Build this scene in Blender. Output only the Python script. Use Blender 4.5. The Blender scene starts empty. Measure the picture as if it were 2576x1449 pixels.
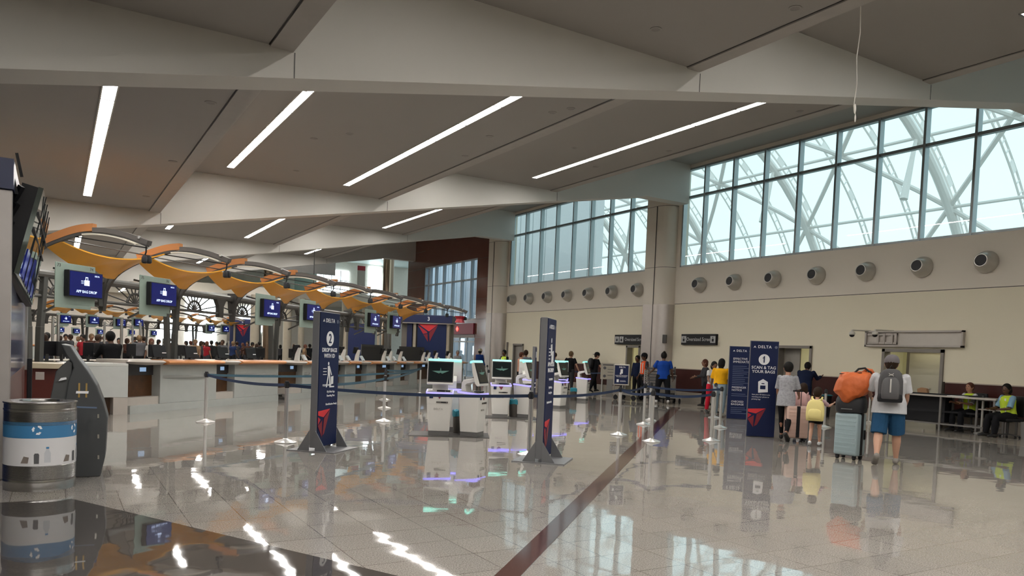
import bpy, bmesh, math, random
from mathutils import Vector, Matrix, Euler
C = bpy.context.scene.collection
PI = math.pi
R = math.radians
rnd = random.Random(7)
# ------------------------------------------------------------------ camera
F = 1900.0; CX, CY = 1288.0, 966.0; EYE = 1.57
yaw, pit, rol = R(31.1), R(-2.23), R(2.3)
Fw = Vector((math.sin(yaw)*math.cos(pit), math.cos(yaw)*math.cos(pit), math.sin(pit)))
R0 = Vector((math.cos(yaw), -math.sin(yaw), 0))
U0 = R0.cross(Fw)
RC = R0*math.cos(rol) + U0*math.sin(rol)
UC = U0*math.cos(rol) - R0*math.sin(rol)
EP = Vector((0, 0, EYE))
cd = bpy.data.cameras.new('camera'); cam = bpy.data.objects.new('camera', cd); C.objects.link(cam)
M = Matrix((RC, UC, -Fw)).transposed().to_4x4(); M.translation = EP
cam.matrix_world = M
cd.sensor_width = 36; cd.lens = F/2576*36; cd.shift_y = (CY-724.5)/2576; cd.clip_start = .05; cd.clip_end = 500
bpy.context.scene.camera = cam
def ray(px, py): return Fw*F + RC*(px-CX) + UC*(CY-py)
def atz(px, py, z=0.0):
    d = ray(px, py); return EP + d*((z-EYE)/d.z)
def atX(px, py, x):
    d = ray(px, py); return EP + d*(x/d.x)
def atY(px, py, y):
    d = ray(px, py); return EP + d*(y/d.y)
def atL(px, py, c):      # vertical plane Y = X + c
    d = ray(px, py); return EP + d*(c/(d.y-d.x))
# ------------------------------------------------------------------ materials
MATS = {}
def mat(name, rgb, rough=.5, metal=0., spec=.5, emit=None, es=1., var=.06, vs=6., bump=0., bs=40., alpha=None, coat=0.):
    if name in MATS: return MATS[name]
    m = bpy.data.materials.new(name); m.use_nodes = True; n = m.node_tree.nodes; l = m.node_tree.links
    b = n['Principled BSDF']
    b.inputs['Roughness'].default_value = rough; b.inputs['Metallic'].default_value = metal
    b.inputs['Specular IOR Level'].default_value = spec; b.inputs['Coat Weight'].default_value = coat
    tc = n.new('ShaderNodeTexCoord'); nz = n.new('ShaderNodeTexNoise'); nz.inputs['Scale'].default_value = vs
    l.new(tc.outputs['Object'], nz.inputs['Vector'])
    mr = n.new('ShaderNodeMapRange'); l.new(nz.outputs['Fac'], mr.inputs['Value'])
    mr.inputs['To Min'].default_value = 1-var; mr.inputs['To Max'].default_value = 1+var
    vm = n.new('ShaderNodeVectorMath'); vm.operation = 'SCALE'; vm.inputs[0].default_value = rgb
    l.new(mr.outputs['Result'], vm.inputs['Scale']); l.new(vm.outputs['Vector'], b.inputs['Base Color'])
    if bump:
        n2 = n.new('ShaderNodeTexNoise'); n2.inputs['Scale'].default_value = bs; l.new(tc.outputs['Object'], n2.inputs['Vector'])
        bp = n.new('ShaderNodeBump'); bp.inputs['Strength'].default_value = bump; bp.inputs['Distance'].default_value = .02
        l.new(n2.outputs['Fac'], bp.inputs['Height']); l.new(bp.outputs['Normal'], b.inputs['Normal'])
    if emit:
        b.inputs['Emission Color'].default_value = (*emit, 1); b.inputs['Emission Strength'].default_value = es
    MATS[name] = m; return m
def glass(name, rgb=(.9,1,1), mixf=.08, rough=.0, tint=1.0):
    m = bpy.data.materials.new(name); m.use_nodes = True; n = m.node_tree.nodes; l = m.node_tree.links
    n.remove(n['Principled BSDF']); out = n['Material Output']
    t = n.new('ShaderNodeBsdfTransparent'); t.inputs[0].default_value = (*rgb, 1)
    g = n.new('ShaderNodeBsdfGlossy'); g.inputs['Roughness'].default_value = rough
    f = n.new('ShaderNodeFresnel'); ge = n.new('ShaderNodeNewGeometry'); mr = n.new('ShaderNodeMapRange'); mr.inputs['To Min'].default_value = 1.45; mr.inputs['To Max'].default_value = 1/1.45; l.new(ge.outputs['Backfacing'], mr.inputs['Value']); l.new(mr.outputs['Result'], f.inputs[0])
    mx = n.new('ShaderNodeMixShader'); a = n.new('ShaderNodeMath'); a.operation = 'ADD'; a.inputs[1].default_value = mixf
    l.new(f.outputs[0], a.inputs[0]); l.new(a.outputs[0], mx.inputs[0]); l.new(t.outputs[0], mx.inputs[1]); l.new(g.outputs[0], mx.inputs[2])
    l.new(mx.outputs[0], out.inputs[0]); MATS[name] = m; return m
# ------------------------------------------------------------------ mesh building
class MB:
    def __init__(s): s.v = []; s.f = []; s.mi = []; s.m = 0
    def add(s, vs, fs):
        o = len(s.v); s.v += [tuple(v) for v in vs]; s.f += [tuple(i+o for i in f) for f in fs]; s.mi += [s.m]*len(fs); return s
    def box(s, c, d, rz=0., mtx=None):
        hx, hy, hz = d[0]/2, d[1]/2, d[2]/2
        vs = [Vector((x, y, z)) for x in (-hx, hx) for y in (-hy, hy) for z in (-hz, hz)]
        q = Matrix.Rotation(rz, 3, 'Z')
        vs = [(mtx @ v if mtx else q @ v) + Vector(c) for v in vs]
        return s.add(vs, [(0,1,3,2),(4,6,7,5),(0,4,5,1),(2,3,7,6),(0,2,6,4),(1,5,7,3)])
    def bb(s, x0, x1, y0, y1, z0, z1): return s.box(((x0+x1)/2, (y0+y1)/2, (z0+z1)/2), (abs(x1-x0), abs(y1-y0), abs(z1-z0)))
    def bar(s, a, b, w, h=None, up=(0,0,1)):      # box beam from a to b
        a = Vector(a); b = Vector(b); d = b-a; L = d.length; h = h or w
        if L < 1e-6: return s
        z = d/L; x = Vector(up).cross(z)
        if x.length < 1e-4: x = Vector((1,0,0)).cross(z)
        x.normalize(); y = z.cross(x)
        vs = [a + x*(i*w/2) + y*(j*h/2) + z*k for i in (-1,1) for j in (-1,1) for k in (0, L)]
        return s.add(vs, [(0,1,3,2),(4,6,7,5),(0,4,5,1),(2,3,7,6),(0,2,6,4),(1,5,7,3)])
    def prism(s, pts, a, b, fn):     # outline pts (u,v), extruded from a to b; fn(u,v,w)->xyz
        n = len(pts)
        vs = [fn(u, v, a) for u, v in pts] + [fn(u, v, b) for u, v in pts]
        return s.add(vs, [tuple(range(n))[::-1], tuple(range(n, 2*n))] + [(i, (i+1) % n, n+(i+1) % n, n+i) for i in range(n)])
    def tube(s, path, r, n=8, cap=True):
        path = [Vector(p) for p in path]; m = len(path); rr = r if isinstance(r, (list, tuple)) else [r]*m
        d0 = (path[1]-path[0]).normalized(); x = d0.orthogonal().normalized(); vs = []
        for i, p in enumerate(path):
            d = (path[min(i+1, m-1)] - path[max(i-1, 0)]).normalized()
            x = (x - d*x.dot(d)).normalized(); y = d.cross(x)
            vs += [p + (x*math.cos(2*PI*k/n) + y*math.sin(2*PI*k/n))*rr[i] for k in range(n)]
        fs = [(i*n+k, i*n+(k+1) % n, (i+1)*n+(k+1) % n, (i+1)*n+k) for i in range(m-1) for k in range(n)]
        if cap: fs += [tuple(range(n))[::-1], tuple(range((m-1)*n, m*n))]
        return s.add(vs, fs)
    def cyl(s, c, r, h, n=20, r2=None):
        c = Vector(c); return s.tube([c, c+Vector((0,0,h))], [r, r if r2 is None else r2], n)
    def lathe(s, prof, c=(0,0,0), n=28, sx=1., sy=1.):
        c = Vector(c); m = len(prof)
        vs = [c + Vector((r*math.cos(2*PI*k/n)*sx, r*math.sin(2*PI*k/n)*sy, z)) for r, z in prof for k in range(n)]
        fs = [(i*n+k, i*n+(k+1) % n, (i+1)*n+(k+1) % n, (i+1)*n+k) for i in range(m-1) for k in range(n)]
        if prof[0][0] > 1e-5: fs.append(tuple(range(n))[::-1])
        if prof[-1][0] > 1e-5: fs.append(tuple(range((m-1)*n, m*n)))
        return s.add(vs, fs)
    def ell(s, c, r, mtx=None, n=12, m=8):
        c = Vector(c); vs = []; fs = []
        for i in range(m+1):
            t = PI*i/m
            for k in range(n):
                p = Vector((r[0]*math.sin(t)*math.cos(2*PI*k/n), r[1]*math.sin(t)*math.sin(2*PI*k/n), -r[2]*math.cos(t)))
                vs.append(c + (mtx @ p if mtx else p))
        for i in range(m):
            for k in range(n): fs.append((i*n+k, i*n+(k+1) % n, (i+1)*n+(k+1) % n, (i+1)*n+k))
        return s.add(vs, fs)
    def loft(s, rings, cap=True):
        n = len(rings[0]); m = len(rings); vs = [p for r in rings for p in r]
        fs = [(i*n+k, i*n+(k+1) % n, (i+1)*n+(k+1) % n, (i+1)*n+k) for i in range(m-1) for k in range(n)]
        if cap: fs += [tuple(range(n))[::-1], tuple(range((m-1)*n, m*n))]
        return s.add(vs, fs)
    def grid(s, fn, nu, nv, th=0.0):
        vs = [Vector(fn(i/nu, j/nv)) for i in range(nu+1) for j in range(nv+1)]
        q = lambda i, j: i*(nv+1)+j
        fs = [(q(i,j), q(i+1,j), q(i+1,j+1), q(i,j+1)) for i in range(nu) for j in range(nv)]
        if th:
            o = len(vs); vs += [v + Vector((0,0,th)) for v in vs]
            fs += [tuple(k+o for k in f)[::-1] for f in fs]
            for i in range(nu):
                fs += [(q(i,0), q(i,0)+o, q(i+1,0)+o, q(i+1,0)), (q(i+1,nv), q(i+1,nv)+o, q(i,nv)+o, q(i,nv))]
            for j in range(nv):
                fs += [(q(0,j+1), q(0,j+1)+o, q(0,j)+o, q(0,j)), (q(nu,j), q(nu,j)+o, q(nu,j+1)+o, q(nu,j+1))]
        return s.add(vs, fs)
    def build(s, name, m, parent=None, smooth=True, bevel=0., angle=35, remesh=0., sub=0):
        me = bpy.data.meshes.new(name); me.from_pydata([tuple(v) for v in s.v], [], s.f)
        ms = m if isinstance(m, (list, tuple)) else [m]
        for x in ms: me.materials.append(x)
        if len(ms) > 1: me.polygons.foreach_set('material_index', s.mi)
        bm = bmesh.new(); bm.from_mesh(me)
        bmesh.ops.remove_doubles(bm, verts=bm.verts, dist=1e-6) if not remesh else None
        bmesh.ops.recalc_face_normals(bm, faces=bm.faces)
        if bevel: bmesh.ops.bevel(bm, geom=[e for e in bm.edges if len(e.link_faces) == 2 and e.calc_face_angle(0) > .6], offset=bevel, segments=2, affect='EDGES', profile=.5, clamp_overlap=True)
        bm.to_mesh(me); bm.free()
        o = bpy.data.objects.new(name, me); C.objects.link(o)
        if remesh:
            r = o.modifiers.new('r', 'REMESH'); r.mode = 'VOXEL'; r.voxel_size = remesh; r.use_smooth_shade = True
            sm = o.modifiers.new('s', 'SMOOTH'); sm.factor = .5; sm.iterations = 3
            dg = bpy.context.evaluated_depsgraph_get(); dg.update()
            m2 = bpy.data.meshes.new_from_object(o.evaluated_get(dg)); o.modifiers.clear(); o.data = m2
            bpy.data.meshes.remove(me); me = m2; me.name = name
            if not len(me.materials): me.materials.append(ms[0])
            me.shade_smooth()
        elif smooth:
            me.shade_smooth(); me.set_sharp_from_angle(angle=R(angle))
        if parent: o.parent = parent
        return o
def tag(o, label=None, cat=None, group=None, kind=None):
    if label: o['label'] = label
    if cat: o['category'] = cat
    if group: o['group'] = group
    if kind: o['kind'] = kind
    return o
def thing(name, label, cat, loc=(0,0,0), rz=0., group=None):
    o = bpy.data.objects.new(name, None); o.empty_display_size = .2; C.objects.link(o); o.location = loc; o.rotation_euler = (0, 0, rz)
    return tag(o, label, cat, group)
def struct(o): o['kind'] = 'structure'; return o
KIDS = {}
def dup(root, loc=None, rz=None, label=None, group=None):
    def cp(o, par):
        c = o.copy(); C.objects.link(c)
        if par: c.parent = par
        for ch in [x for x in o.children]: cp(ch, c)
        return c
    c = cp(root, None)
    if loc is not None: c.location = loc
    if rz is not None: c.rotation_euler = (0, 0, rz)
    if label: c['label'] = label
    if group: c['group'] = group
    return c
def text(name, s, size, m, parent, loc, rot, ext=.002, bold=.0, align='CENTER', sx=1., sp=1.):
    cu = bpy.data.curves.new(name, 'FONT'); cu.body = s; cu.size = size; cu.align_x = align; cu.align_y = 'CENTER'; cu.extrude = ext; cu.offset = bold*size; cu.resolution_u = 2; cu.space_character = sp
    t = bpy.data.objects.new('tmp', cu); C.objects.link(t)
    dg = bpy.context.evaluated_depsgraph_get(); dg.update()
    me = bpy.data.meshes.new_from_object(t.evaluated_get(dg)); bpy.data.objects.remove(t); bpy.data.curves.remove(cu)
    me.name = name; me.materials.clear(); me.materials.append(m)
    o = bpy.data.objects.new(name, me); C.objects.link(o); o.parent = parent; o.location = loc; o.rotation_euler = rot; o.scale = (sx, 1, 1)
    return o
FR = (PI/2, 0, 0)          # text standing up, read from -Y side
# ------------------------------------------------------------------ palette
WHITE = mat('painted_white', (.62,.59,.53), .6, var=.02)
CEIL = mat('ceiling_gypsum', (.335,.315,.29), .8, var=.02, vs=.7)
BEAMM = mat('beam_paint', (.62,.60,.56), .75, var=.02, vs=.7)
WALLM = mat('cream_wall', (.74,.68,.53), .6, var=.02, vs=.5)
WALLT = mat('upper_wall', (.72,.66,.57), .6, var=.02, vs=.5)
REDW = mat('dark_red_wainscot', (.050,.013,.011), .25, var=.3, vs=3)
GREYB = mat('base_panel', (.32,.28,.23), .5)
STEEL = mat('brushed_steel', (.62,.60,.57), .28, 1., var=.05, vs=30)
CHROME = mat('polished_steel', (.74,.73,.71), .28, .75, var=.03)
COLST = mat('column_cladding', (.50,.46,.43), .38, .85, var=.05, vs=5)
ALU = mat('window_frame_metal', (.33,.36,.37), .4, .6)
DGREY = mat('dark_grey_metal', (.065,.062,.058), .45, .3)
TRUSS = mat('truss_metal', (.105,.105,.10), .4, .5)
BLACK = mat('black_plastic', (.009,.009,.011), .5, spec=.3)
NAVY = mat('navy_panel', (.006,.015,.065), .45, spec=.3, var=.08)
NAVYD = mat('navy_fascia', (.009,.017,.075), .35)
SIGNG = mat('sign_frame_grey', (.19,.19,.20), .4, .4)
INK = mat('white_lettering', (.78,.78,.80), .5)
RED1 = mat('logo_bright_red', (.62,.025,.035), .4); RED2 = mat('logo_mid_red', (.42,.015,.03), .4); RED3 = mat('logo_dark_red', (.20,.010,.022), .4)
BELT = mat('navy_belt', (.012,.028,.075), .7)
ORANGE = mat('gold_orange_panel', (.85,.40,.03), .42, .1, var=.08, vs=2)
OREDGE = mat('orange_arch_edge', (.40,.155,.04), .5)
WOOD = mat('copper_wood_bullnose', (.62,.27,.10), .3, .35, var=.12, vs=4)
KIOSK = mat('kiosk_white', (.70,.68,.64), .35, var=.02)
DESK = mat('desk_grey', (.36,.37,.35), .45)
DESKT = mat('desk_trim', (.42,.38,.34), .4)
SCREEN = mat('dark_screen', (.006,.010,.011), .12, spec=.35)
STRIP = mat('light_diffuser', (.9,.9,.9), .5, emit=(1,.965,.915), es=22.)
SKY = .60; EXPO = 1.25
# ------------------------------------------------------------------ setting: floor
def floor_mat(name, ca, cb, grout, rough):
    m = bpy.data.materials.new(name); m.use_nodes = True; n = m.node_tree.nodes; l = m.node_tree.links; b = n['Principled BSDF']
    tc = n.new('ShaderNodeTexCoord')
    n1 = n.new('ShaderNodeTexNoise'); n1.inputs['Scale'].default_value = 90; n1.inputs['Detail'].default_value = 3
    n2 = n.new('ShaderNodeTexNoise'); n2.inputs['Scale'].default_value = .9; n2.inputs['Detail'].default_value = 2
    for x in (n1, n2): l.new(tc.outputs['Object'], x.inputs['Vector'])
    cr = n.new('ShaderNodeValToRGB'); cr.color_ramp.elements[0].position = .36; cr.color_ramp.elements[1].position = .66
    cr.color_ramp.elements[0].color = (*ca, 1); cr.color_ramp.elements[1].color = (*cb, 1); l.new(n1.outputs['Fac'], cr.inputs[0])
    br = n.new('ShaderNodeTexBrick'); br.offset = 0; br.inputs['Scale'].default_value = 1; br.inputs['Brick Width'].default_value = .455; br.inputs['Row Height'].default_value = .455
    br.inputs['Mortar Size'].default_value = .0045; br.inputs['Mortar Smooth'].default_value = .3
    br.inputs['Color1'].default_value = (.93,.93,.93,1); br.inputs['Color2'].default_value = (1.04,1.03,1.02,1); br.inputs['Mortar'].default_value = (*grout, 1)
    mp = n.new('ShaderNodeMapping'); mp.inputs['Location'].default_value = (-.09, -.15, 0); l.new(tc.outputs['Object'], mp.inputs[0]); l.new(mp.outputs[0], br.inputs['Vector'])
    mx = n.new('ShaderNodeMix'); mx.data_type = 'RGBA'; mx.blend_type = 'MULTIPLY'; mx.inputs['Factor'].default_value = 1
    l.new(cr.outputs[0], mx.inputs['A']); l.new(br.outputs['Color'], mx.inputs['B']); l.new(mx.outputs['Result'], b.inputs['Base Color'])
    mr = n.new('ShaderNodeMapRange'); l.new(n2.outputs['Fac'], mr.inputs['Value']); mr.inputs['To Min'].default_value = rough*.6; mr.inputs['To Max'].default_value = rough*1.4
    l.new(mr.outputs['Result'], b.inputs['Roughness'])
    bp = n.new('ShaderNodeBump'); bp.inputs['Strength'].default_value = .03; bp.inputs['Distance'].default_value = .05
    n3 = n.new('ShaderNodeTexNoise'); n3.inputs['Scale'].default_value = 2.6; n3.inputs['Detail'].default_value = 1; l.new(tc.outputs['Object'], n3.inputs['Vector'])
    l.new(n3.outputs['Fac'], bp.inputs['Height']); l.new(bp.outputs['Normal'], b.inputs['Normal'])
    b.inputs['Specular IOR Level'].default_value = 1.0
    MATS[name] = m; return m
FL = floor_mat('granite_beige', (.185,.170,.152), (.37,.345,.315), (.5,.47,.45), .032)
FD = floor_mat('granite_dark', (.035,.031,.029), (.085,.076,.07), (.7,.7,.7), .03)
FRD = mat('granite_red_brown', (.075,.032,.026), .09, var=.25, vs=60, spec=.8)
FT = floor_mat('granite_border', (.30,.27,.22), (.44,.39,.33), (.6,.6,.6), .12)
XL, XR = -14.0, 21.5; YB, YF = -9.0, 64.0
b = MB(); b.bb(XL-.3, 24.6, YB, YF+1, -.2, 0); struct(b.build('floor', FL, smooth=False))
# dark granite corner, red-brown inlay line, pale border by the wall: flush inlays
b = MB(); b.prism([(-13.9,8.6),(.14,8.41),(2.05,4.83),(7.3,-5),(-13.9,-5)], 0, .0025, lambda u,v,w: (u,v,w)); struct(b.build('floor_inlay_dark', FD, smooth=False))
p0, p1, p2, p3 = atz(1190,1500), atz(1262,1500), atz(1712,1025), atz(1690,1025)
b = MB(); b.prism([(p.x,p.y) for p in (p0,p1,p2,p3)], 0, .004, lambda u,v,w: (u,v,w)); struct(b.build('floor_inlay_red', FRD, smooth=False))
b = MB(); b.bb(18.3, 20.0, YB, 50, 0, .0035); struct(b.build('floor_inlay_border', FT, smooth=False))
# ------------------------------------------------------------------ ceiling in steps
prof = [(-4.2-6.5,5.03),(2.32,5.03),(2.32,6.24),(8.77,6.24),(8.77,7.43),(15.15,7.43),(15.15,9.4),(21.9,9.4),(21.9,9.9),(-14.2,9.9),(-14.2,6.24),(-10.7,6.24)]
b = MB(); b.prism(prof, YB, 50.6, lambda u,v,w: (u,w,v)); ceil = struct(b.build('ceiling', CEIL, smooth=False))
b = MB()
for x0, x1, zz in ((2.05,2.32,5.03),(8.5,8.77,6.24),(14.87,15.15,7.43),(-10.7,-10.43,5.03)): b.bb(x0, x1, YB, 50.6, zz-.025, zz+.05)
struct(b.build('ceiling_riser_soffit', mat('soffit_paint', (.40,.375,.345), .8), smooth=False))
b = MB()
for x0, x1, zz in ((2.035,2.05,5.03),(8.485,8.5,6.24),(14.855,14.87,7.43)): b.bb(x0, x1, YB, 50.6, zz-.006, zz+.02)
for x, zz in ((16.9,9.4),(19.2,9.4)): b.bb(x, x+.06, YB, 50.6, zz-.006, zz+.02)
struct(b.build('ceiling_joint', DGREY, smooth=False))
# hanging beams
def bz(x): return min(4.27+.1865*abs(x+4.2)-.783, 7.86)
P = 13.45
xs = [-14,-10.7,-4.2,2.32,8.77,15.15,19.3,21.5]
beams = []
for k in range(-1, 4):
    y0 = 9.1+P*k; y1 = y0+.52
    b = MB(); rings = []
    for x in xs: rings.append([Vector((x,y0,bz(x))), Vector((x,y1,bz(x))), Vector((x,y1,9.6)), Vector((x,y0,9.6))])
    b.loft(rings); struct(b.build('ceiling_beam', BEAMM, smooth=False))
    g = MB()
    for x in (2.33, 8.78, 15.16): g.bb(x, x+.012, y0-.004, y0, bz(x), [5.0,6.2,7.4][[2.33,8.78,15.16].index(x)])
    struct(g.build('ceiling_beam_joint', DGREY, smooth=False))
# upper bulkhead at the end of the bays
b = MB(); b.bb(-14, 21.5, 50.0, 50.5, 8.35, 9.6); b.bb(-14,15.2,50.0,50.5,7.3,8.35); b.bb(-14,8.8,50,50.5,6.1,7.3); b.bb(-14,2.3,50,50.5,5.0,6.1)
struct(b.build('wall_bulkhead', BEAMM, smooth=False))
# ------------------------------------------------------------------ ceiling light lines
def light_line(x, z, y0, nseg, label):
    t = thing('ceiling_light', label, 'ceiling light', (x, y0, z), 0, None)
    seg = 1.457
    h = MB(); h.bb(-.105, -.085, 0, nseg*seg, -.02, .05); h.bb(.085, .105, 0, nseg*seg, -.02, .05)
    h.m = 1
    for i in range(nseg+1): h.bb(-.09, .09, i*seg-.018, i*seg+.018, -.021, .05)
    h.build('housing', [WHITE, SIGNG], t, smooth=False)
    for i in range(nseg):
        d = MB(); d.bb(-.085, .085, i*seg+.018, (i+1)*seg-.018, -.012, .03); d.build('diffuser', STRIP, t, smooth=False)
    return t
rows = [(-2.6,5.03),(.57,5.03),(3.86,6.24),(7.03,6.24),(10.2,7.43),(13.39,7.43)]
names = ['far left of the low step','right of the low step','left of the middle step','right of the middle step','left of the high step','right of the high step']
bays = {-1:'before the first beam',0:'behind the first beam',1:'behind the second beam',2:'behind the third beam'}
for k in (-1,0,1,2):
    for i, (x, zz) in enumerate(rows):
        light_line(x, zz, 9.62+P*k+(1.5 if k>=0 else .2)-(0 if k>=0 else .0), 7 if k>=0 else 7, 'white ceiling light %s, %s' % (names[i], bays[k]))
# small round fittings in the ceiling
sp = thing('ceiling_speaker', 'x', 'ceiling speaker'); 
q = MB(); q.lathe([(.0,-.012),(.062,-.012),(.07,0),(.07,.03)]); q.build('grille', mat('grille_grey', (.16,.15,.14), .7), sp)
q = MB(); q.lathe([(.07,-.012),(.082,-.008),(.084,.02),(.07,.02)]); q.build('trim_ring', CEIL, sp)
first = True
for i, (px, py, zz) in enumerate([(530,258,5.03),(435,406,5.03),(368,494,5.03),(880,337,6.24),(790,349,6.24),(745,430,6.24),(1436,273,6.24),(1390,283,6.24),(1232,343,6.24),(1170,393,6.24),(1650,73,6.24),(2000,20,6.24),(1445,372,7.43),(1500,420,7.43),(2012,280,7.43),(1683,380,7.43)]):
    p = atz(px, py, zz)
    o = sp if first else dup(sp)
    first = False
    o.location = (p.x, p.y, zz)
    o['label'] = 'round fitting, %s ceiling step, %s' % ({5.03:'low left',6.24:'middle',7.43:'high right'}[zz], ['beside the riser near the first beam','midway along the riser','at the corner by the second beam','between the two light lines','left of centre between two light lines','near the far end of the light lines','close behind the first beam near the riser','small, close behind the first beam','small, right of the long light line','right of the light line far half','small, before the first beam','large, before the first beam at the frame top','right of the riser far half','right of the riser far end','near the window strip behind the first beam','beside the window side light line'][i])
    o['group'] = 'round ceiling fittings'
# ------------------------------------------------------------------ right wall
W = 21.5; SILL = 5.36; TOP = 9.27; TR = 8.13
openings = [(12.03,13.9,2.2),(16.4,17.82,2.26),(25.05,25.97,2.17),(34.57,35.64,2.17)]   # y0,y1,height
b = MB()
ys = [YB]
for o in sorted(openings): ys += [o[0], o[1]]
ys.append(37.8)
for i in range(0, len(ys)-1, 2): b.bb(W, W+.4, ys[i], ys[i+1], 1.29, 3.88)
for y0, y1, h in openings: b.bb(W, W+.4, y0, y1, h, 3.88)
struct(b.build('wall_right', WALLM, smooth=False))
b = MB(); b.bb(W, W+.4, YB, 37.8, 3.90, SILL); b.bb(W,W+.4,YB,37.8,TOP,9.9)
for y0,y1 in ((YB,-3),(7.6,9.4),(22.9,24.5),(36.4,37.8)): b.bb(W,W+.4,y0,y1,SILL,TOP)
struct(b.build('wall_right_upper', WALLT, smooth=False))
b = MB(); b.bb(W+.02, W+.4, YB, 37.8, 3.88, 3.90); struct(b.build('trim_reveal', DGREY, smooth=False))
b = MB(); g = MB(); tt = MB()
for i in range(0, len(ys)-1, 2):
    b.bb(W-.02, W+.4, ys[i]-(-.08 if i else 0), ys[i+1]-.08, .36, 1.26); tt.bb(W-.035, W+.4, ys[i]+(.08 if i else 0), ys[i+1]-.08, 1.26, 1.29); g.bb(W-.03, W+.4, ys[i]+(.08 if i else 0), ys[i+1]-.08, 0, .36)
struct(b.build('wainscot_right', REDW, smooth=False)); struct(tt.build('trim_rail', mat('pale_rail', (.40,.33,.27), .4), smooth=False)); struct(g.build('baseboard_right', GREYB, smooth=False))
# rooms behind the door openings
ROOMW = mat('back_room_wall', (.62,.60,.42), .7, var=.03)
lamp = mat('back_room_lamp', (.9,.9,.8), .5, emit=(1,.95,.78), es=3.5)
def room(y0, y1, dpt, h=2.6):
    b = MB(); b.bb(W+dpt, W+dpt+.1, y0-.1, y1+.1, 0, h); b.bb(W+.4, W+dpt, y0-.1, y0, 0, h); b.bb(W+.4, W+dpt, y1, y1+.1, 0, h); b.bb(W+.4, W+dpt, y0, y1, h, h+.1)
    struct(b.build('wall_back_room', ROOMW, smooth=False))
    q = MB(); q.bb(W+dpt*.3, W+dpt*.7, (y0+y1)/2-.5, (y0+y1)/2+.5, h-.04, h-.01); tag(q.build('back_room_light', lamp, smooth=False), 'square ceiling light in the back room seen through %s' % {11.0:'the right hand double doorway',16.2:'the doorway behind the number one sign',24.6:'the doorway left of the middle column'}[y0], 'ceiling light')
room(11.0, 14.6, 2.2); room(16.2, 20.4, 3.2); room(24.6, 28.0, 3.0)
def frame(name, y0, y1, h, m, w=.09):
    b = MB(); b.bb(W-.05, W+.25, y0, y0+w, 0, h); b.bb(W-.05, W+.25, y1-w, y1, 0, h); b.bb(W-.05, W+.25, y0, y1, h-w, h)
    return struct(b.build(name, m, smooth=False))
DF = mat('door_frame_grey', (.22,.20,.18), .45, .3); DL = mat('door_leaf_cream', (.50,.48,.39), .45, var=.02); DG = mat('door_leaf_grey', (.27,.25,.225), .45)
f1 = frame('door_1', 12.03, 13.9, 2.2, DF)
d = MB(); d.bb(W+.95, W+1.0, 12.55, 13.62, 0, 2.12); d.build('door_leaf', DL, f1, smooth=False)
d = MB(); d.bb(W+.93, W+1.02, 12.47, 12.55, 0, 2.2); d.bb(W+.93, W+1.02, 13.62, 13.7, 0, 2.2); d.bb(W+.93, W+1.02, 12.47, 13.7, 2.12, 2.2); d.build('inner_frame', DF, f1, smooth=False)
d = MB(); d.bb(W+.88, W+.95, 13.02, 13.06, .2, 1.05); d.box((W+.9,12.98,1.05),(.06,.12,.03)); d.box((W+.9,12.98,.92),(.05,.10,.02)); d.build('door_handle', CHROME, f1, smooth=False)
f2 = frame('door_2', 16.4, 17.82, 2.26, DF)
d = MB(); d.bb(W+.28, W+.33, 17.1, 17.75, 0, 2.17); d.build('door_leaf', DG, f2, smooth=False)
f3 = frame('door_3', 25.05, 25.97, 2.17, DF)
f4 = frame('door_4', 34.57, 35.64, 2.17, DF); d = MB(); d.bb(W+.08, W+.14, 34.66, 35.55, 0, 2.08); d.build('door_leaf', DG, f4, smooth=False)
b = MB(); b.bb(W-.06, W+.02, 36.2, 36.32, .3, 2.25); struct(b.build('trim_conduit', DF, smooth=False))
# windows with mullions and panes
GL = glass('window_glass', (.97,1,1), .02)
def window(name, y0, y1, muls, z0, z1, zt, fm, x=W, gm=None, mw=.075, md=.20):
    b = MB(); b.bb(x+.02, x+.02+md, y0, y1, z0, z0+.07); b.bb(x+.02, x+.02+md, y0, y1, z1-.07, z1); b.bb(x+.04, x+.04+md*.8, y0, y1, zt-.045, zt+.045)
    b.bb(x+.02, x+.02+md, y0, y0+.06, z0, z1); b.bb(x+.02, x+.02+md, y1-.06, y1, z0, z1)
    f = struct(b.build(name, fm, smooth=False))
    m = MB()
    for y in muls: m.bb(x, x+md+.02, y-mw/2, y+mw/2, z0, z1)
    m.build('mullion', fm, f, smooth=False)
    e = sorted([y0]+list(muls)+[y1])
    for i in range(len(e)-1):
        p = MB(); p.bb(x+.11, x+.122, e[i]+.02, e[i+1]-.02, z0+.05, z1-.05); p.build('pane', gm or GL, f, smooth=False)
    return f
window('window_1', 9.4, 22.9, [11.54+1.4555*i for i in range(-1,8)], SILL, TOP, TR, ALU)
window('window_2', 24.5, 36.4, [26.12-1.45+1.4545*i for i in range(1,9)], SILL, TOP, TR, ALU)
window('window_3', -3, 7.6, [-3+1.455*i for i in range(1,7)], SILL, TOP, TR, ALU)
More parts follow.
